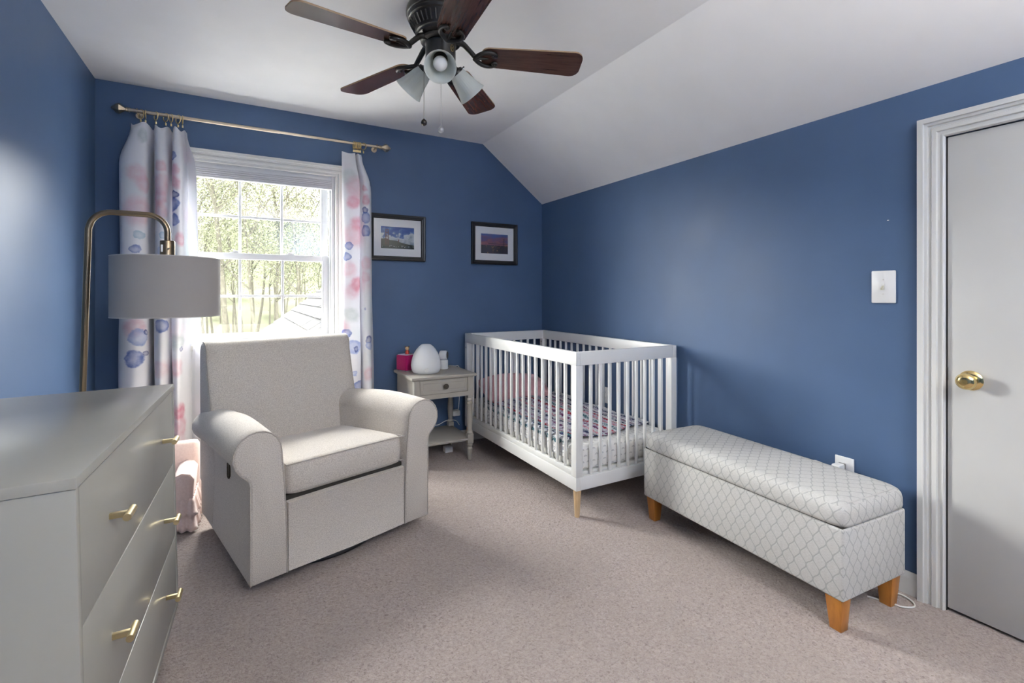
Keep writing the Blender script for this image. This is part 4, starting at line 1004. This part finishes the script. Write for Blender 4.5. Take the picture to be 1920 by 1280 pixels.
# blades
RT = .609
def blade_outline(r0, r1, w0, w1):
    out = []
    for k in range(7):
        a = PI + PI / 2 * k / 6 * 1.0; out.append((r0 + .035 + .035 * math.cos(a), -w0 + .035 + .035 * math.sin(a)))
    for k in range(7):
        a = -PI / 2 + PI / 2 * k / 6; out.append((r1 - .040 + .040 * math.cos(a), -w1 + .045 + .045 * math.sin(a)))
    for k in range(7):
        a = PI / 2 * k / 6; out.append((r1 - .040 + .040 * math.cos(a), w1 - .045 + .045 * math.sin(a)))
    for k in range(7):
        a = PI / 2 + PI / 2 * k / 6; out.append((r0 + .035 + .035 * math.cos(a), w0 - .035 + .035 * math.sin(a)))
    return out
PITCH, DROOP = math.radians(-11), math.radians(2.0)
bladeo = irono = None
BANG = [-23.8, 46.8, 116.5, 189.8, 261.5]
for k, ang in enumerate(BANG):
    R_ = Matrix.Rotation(math.radians(ang), 4, 'Z')
    if bladeo is None:
        bt = Matrix.Translation((0, 0, fz(2.216))) @ Matrix.Rotation(DROOP, 4, 'Y') @ Matrix.Rotation(PITCH, 4, 'X')
        bm = BM(); add_prism(bm, blade_outline(.175, RT, .060, .077), 0, .0065, bt)
        bm.normal_update()
        for f in bm.faces:
            if len(f.verts) == 4: f.material_index = 1
        bladeo = obj('blade', bm, ['blade', 'bladeedge'], fan, smooth=25)
        bm = BM()
        # neck from flywheel
        add_tube(bm, [(.070, 0, fz(2.268)), (.095, 0, fz(2.264)), (.122, 0, fz(2.238)), (.150, 0, fz(2.208))], [.013, .010], 10, smooth=4)
        for s in (-1, 1):
            pts = [(.145, 0, -.006), (.162, s * .022, -.007), (.185, s * .040, -.007), (.212, s * .044, -.007), (.232, s * .036, -.007), (.238, s * .024, -.007), (.228, s * .018, -.007), (.219, s * .024, -.007)]
            add_tube(bm, [bt @ Vector(p) for p in pts], [.0105, .0055], 8, smooth=5)
            c = bt @ Vector((.224, s * .026, -.006)); add_sphere(bm, c, .008, 12, 8)
        add_tube(bm, [bt @ Vector(p) for p in ((.150, 0, -.004), (.185, 0, -.003), (.205, 0, -.003))], [.009, .003], 8)
        irono = obj('blade_iron', bm, 'fanblack', fan, smooth=60)
        bladeo.rotation_euler.z = irono.rotation_euler.z = math.radians(ang)
    else:
        dup_mesh(bladeo, fan, rot=(0, 0, math.radians(ang))); dup_mesh(irono, fan, rot=(0, 0, math.radians(ang)))
# three lights
LANG = [249, 369, 489]
for ang in LANG:
    a = math.radians(ang); d = Vector((math.cos(a), math.sin(a), 0)); tilt = math.radians(41)
    ax = (d * math.cos(tilt) + Vector((0, 0, -math.sin(tilt)))).normalized()
    p0 = d * .045 + Vector((0, 0, fz(2.188)))
    base = p0 + ax * .038
    mt = Matrix.Translation(base) @ ax.to_track_quat('Z', 'Y').to_matrix().to_4x4()
    bm = add_cyl(BM(), p0, base + ax * .004, .016, .020, 20); add_lathe(bm, [(.021, -.006), (.031, -.002), (.033, .004), (.033, .010)], 28, mt)
    for q in range(3):
        qa = q * 2 * PI / 3 + .5; n_ = Vector((math.cos(qa), math.sin(qa), 0))
        add_cyl(bm, mt @ (n_ * .030 + Vector((0, 0, .006))), mt @ (n_ * .043 + Vector((0, 0, .006))), .0022, seg=6); add_sphere(bm, mt @ (n_ * .043 + Vector((0, 0, .006))), .0035, 8, 6)
    fit = obj('lamp_fitter', bm, 'fanblack', fan)
    bm = BM(); pr = [(.029, .004), (.034, .014), (.039, .030), (.044, .055), (.050, .080), (.057, .102), (.064, .118)]
    seg = 90
    for pf, mirror in ((pr, 0),):
        loops = []
        full = pf + [(r - .0028, z - .0005) for r, z in reversed(pf)]
        for i_, (r, z) in enumerate(full):
            fl = .012 if i_ < len(pf) else .004
            fade = min(1, max(0, (z - .012) / .02)) * min(1, max(0, (.112 - z) / .03))
            loops.append([mt @ Vector(((r * (1 + fl * fade * math.cos(30 * 2 * PI * i / seg))) * math.cos(2 * PI * i / seg), (r * (1 + fl * fade * math.cos(30 * 2 * PI * i / seg))) * math.sin(2 * PI * i / seg), z)) for i in range(seg)])
        add_loft(bm, loops + [loops[0]], False, False); bmesh.ops.remove_doubles(bm, verts=bm.verts[:], dist=1e-6)
    obj('glass_shade', bm, 'frost', fan, smooth=60)
    obj('bulb', add_lathe(BM(), [(.012, .012), (.013, .030), (.016, .038), (.026, .056), (.029, .070), (.027, .083), (.018, .094), (.006, .098), (.001, .0985)], 24, mt), 'bulb', fan)
# pull chains
def pull(u, v0, v1, dep, mat, fobmat, big):
    top = None
    r = ray(u, v0); p = Vector((r[0] * dep, r[1] * dep, H + r[2] * dep)); r = ray(u, v1); q = Vector((p.x, p.y, H + r[2] * dep))
    p -= Vector((FC.x, FC.y, ZC)); q -= Vector((FC.x, FC.y, ZC))
    n = int((p.z - q.z) / .0052); bm = BM()
    for i in range(n): add_sphere(bm, (p.x, p.y, p.z - i * .0052), .0019, 6, 4)
    add_cyl(bm, p, q, .0006, seg=5)
    c = obj('pull_chain', bm, mat, fan, smooth=60, kind='stuff')
    mtx = Matrix.Translation(q)
    obj('fob', add_lathe(BM(), [(.002, .004), (.005, 0), (.011, -.006), (.0125, -.013), (.011, -.020), (.005, -.025), (.002, -.027)], 16, mtx), fobmat, c)
pull(795, 128, 224, 1.975, 'chain', 'knobdark', 1)
pull(827, 140, 238, 2.04, 'fobgrey', 'fobgrey', 0)

# ================================================================== OUTSIDE
GZ = -3.0
M['lawn'] = simple('spring_lawn', (.017, .0185, .0115), .95, spec=0.0, var=.35, vscale=.6)
M['road'] = simple('pale_asphalt', (.025, .025, .025), .9, spec=0.0, var=.08)
M['leaf'] = simple('spring_leaves', (.026, .0283, .018), .8, spec=0.0, var=.3, vscale=1.2)
M['leaf2'] = simple('young_yellow_leaves', (.030, .032, .0208), .8, spec=0.0, var=.3, vscale=1.2)
M['bark'] = simple('grey_bark', (.0175, .0168, .0135), .95, spec=0.0, var=.3, vscale=20)
M['shingle'] = simple('light_grey_shingle', (.0170, .0170, .0173), .9, spec=0.0, var=.1, vscale=10)
M['siding'] = simple('white_siding', (.7, .7, .7), .6)
box('lawn', (-70, 70, -70, 95, GZ - .2, GZ), 'lawn', kind='structure', label='green lawn outside the window', cat='ground', smooth=0)
bm = BM()
def hill(u, v):
    x = -70 + 140 * u; y = 40 + 55 * v
    return Vector((x, y, GZ - .1 + 17 * v ** 1.25 + 1.2 * v * math.sin(x * .13) + .6 * v * math.sin(x * .37 + 2)))
M['woods'] = simple('pale_spring_hillside', (.0165, .0174, .0120), 1.0, spec=0.0, var=.35, vscale=.35)
obj('hillside', add_grid(bm, hill, 60, 14), 'woods', kind='structure', label='pale green wooded hillside far outside the window', cat='hill', smooth=180, normals=False)
M['bounce_pale'] = simple('pale_bounce_ground', (.62, .61, .59), .9, spec=.1, var=.08, vscale=1)
box('bounce_slab', (-40, 40, YB + T + .2, 15, GZ, GZ + .03), 'bounce_pale', kind='structure', label='unseen pale slab added below the window to bounce daylight', cat='bounce_slab', smooth=0)  # unseen ground kept pale, added to throw daylight up onto the ceiling
box('road', (-60, 60, 25, 29.5, GZ, GZ + .02), 'road', kind='structure', label='pale road beyond the trees outside', cat='road', smooth=0)
# wing of the house: courses of shingles run away from the window, ridge to the right
RX0, RZ0 = -.10, .42; RS = math.atan2(1.298 - .646, 1.05 - .193); RL = 3.4; RY0, RY1 = YB + T + .35, 8.0
RZ0 = .646 - (.193 - RX0) * math.tan(RS)
rf = thing('wing_roof', (RX0, 0, RZ0), label='pale grey shingled roof of house wing seen through window', cat='roof')
cs_, sn_ = math.cos(RS), math.sin(RS)
def onroof(t, y, h): return Vector((t * cs_ - h * sn_, y, t * sn_ + h * cs_))
bm = BM(); add_loft(bm, [[onroof(t, y, h) for t, h in ((0, -.06), (RL, -.06), (RL, -.012), (0, -.012))] for y in (RY0, RY1)]); obj('deck', bm, 'siding', rf, smooth=0)
rr = random.Random(5); nrow = int(RL / .15)
for k in range(nrow):
    bm = BM(); y = RY0 - (k % 2) * .15
    while y < RY1:
        y1 = min(y + .30, RY1); y0 = max(y, RY0)
        if y1 - y0 > .02:
            hh = .010 + .004 * rr.random()
            lo = [onroof(k * .15 - .012, yy, h) for yy, h in ((y0 + .004, 0), (y1 - .004, 0), (y1 - .004, hh), (y0 + .004, hh))]
            hi = [onroof((k + 1) * .15 + .01, yy, h) for yy, h in ((y0 + .004, -.010), (y1 - .004, -.010), (y1 - .004, -.002), (y0 + .004, -.002))]
            add_loft(bm, [lo, hi])
        y += .30
    obj('shingle_row', bm, 'shingle', rf, smooth=0)
bm = BM(); add_box(bm, .4, 4.2, RY0, RY1 - .2, GZ - RZ0, -.05); obj('wing_wall', bm, 'siding', rf, smooth=0)
# trees
def grow(seed, h, r, lean, spread, nleaf, leafs, crown0, parent_loc):
    R = random.Random(seed); bm = BM(); tips = []
    def branch(p, d, L, rad, depth):
        n = 6; pts = [p.copy()]; dd = d.copy()
        for i in range(n):
            dd = (dd + Vector((R.uniform(-1, 1), R.uniform(-1, 1), R.uniform(-.1, .45))) * (.10 if depth == 0 else .22)).normalized()
            pts.append(pts[-1] + dd * (L / n))
            if depth < 2 and i >= (2 if depth == 0 else 1):
                for _ in range(2 if depth == 0 else 1):
                    a = R.uniform(0, 2 * PI); sd = (dd * .55 + Vector((math.cos(a), math.sin(a), .25)) * spread).normalized()
                    branch(pts[-1], sd, L * R.uniform(.28, .48), rad * .42 * (1 - i / n * .4), depth + 1)
            if depth > 0: tips.append((pts[-1].copy(), dd.copy()))
        add_tube(bm, pts, [rad, rad * .25], 6 if depth == 0 else 4)
    branch(Vector((0, 0, 0)), Vector((lean[0], lean[1], 1)).normalized(), h, r, 0)
    lb = BM()
    for _ in range(nleaf):
        p, d = R.choice(tips); q = p + Vector((R.gauss(0, .38), R.gauss(0, .38), R.gauss(0, .30)))
        n_ = Vector((R.uniform(-1, 1), R.uniform(-1, 1), R.uniform(.1, 1))).normalized(); a = n_.orthogonal().normalized() * leafs * R.uniform(.6, 1.4); b = n_.cross(a.normalized()) * leafs * R.uniform(.4, .9)
        vs = [lb.verts.new(q + w) for w in (-a, -b, a, b)]; lb.faces.new(vs)
    return bm, lb
kinds = []
for sd, h, r, ln, sp, nl, ls_, lf in ((11, 9, .085, (.05, 0), .6, 6000, .032, 'leaf2'), (23, 8.5, .065, (-.12, .05), .7, 4600, .032, 'leaf'), (31, 10, .10, (.02, -.03), .55, 6500, .036, 'leaf2'), (47, 7, .05, (.16, 0), .8, 3600, .032, 'leaf')):
    b, l = grow(sd, h, r, ln, sp, nl, ls_, .3, None); kinds.append((b, l, lf, h))
protos = {}
spots = [(425, 17, 2), (447, 21, 1), (470, 24, 0), (486, 15.5, 1), (500, 20, 3), (516, 18, 0), (532, 23, 2), (549, 19, 3), (578, 16, 1), (600, 22, 0), (395, 20, 1), (378, 24, 2), (350, 18, 0), (640, 21, 2), (690, 24, 1), (300, 23, 2), (760, 20, 0),
         (440, 34, 0), (480, 38, 2), (520, 33, 1), (560, 37, 0), (600, 34, 2), (405, 36, 2), (375, 33, 0), (330, 38, 2), (650, 38, 0), (715, 34, 2), (455, 46, 2), (505, 48, 0), (555, 47, 2), (415, 49, 0), (350, 47, 2), (610, 50, 0), (285, 44, 0), (670, 49, 2), (390, 44, 0), (535, 43, 0), (583, 45, 2), (430, 42, 2)]
near_lab = ['thin grey trunked tree with young leaves', 'slim leaning tree with sparse spring leaves', 'tall pale green spring tree', 'small crooked sapling with few leaves']
ordw = ['first', 'second', 'third', 'fourth', 'fifth', 'sixth', 'seventh', 'eighth', 'ninth', 'tenth', 'eleventh', 'twelfth', 'thirteenth', 'fourteenth', 'fifteenth', 'sixteenth', 'seventeenth']
order = sorted(range(17), key=lambda i: spots[i][0])
for i, (u, Y, kd) in enumerate(spots):
    x = at_y(u, HV, Y).x
    grp = 'nearer trees outside the window' if i < 17 else 'far woodland trees beyond the road'
    lab_ = (near_lab[kd] + ', ' + ordw[order.index(i)] + ' from left outside the window') if i < 17 else 'distant pale green tree in the woods beyond the road'
    t = thing('tree', (x, Y, GZ), random.Random(i).uniform(0, 6.28) if i >= 17 else random.Random(i).uniform(-.5, .5), lab_, 'tree', grp)
    if kd not in protos:
        b, l, lf, h = kinds[kd]
        tr = obj('trunk', b, 'bark', t, smooth=60); lv_ = obj('foliage', l, lf, t, kind='stuff', smooth=0, normals=False); protos[kd] = (tr, lv_)
    else:
        for o_ in protos[kd]: dup_mesh(o_, t)
    s_ = random.Random(i + 50).uniform(.85, 1.15); t.scale = (s_, s_, s_)
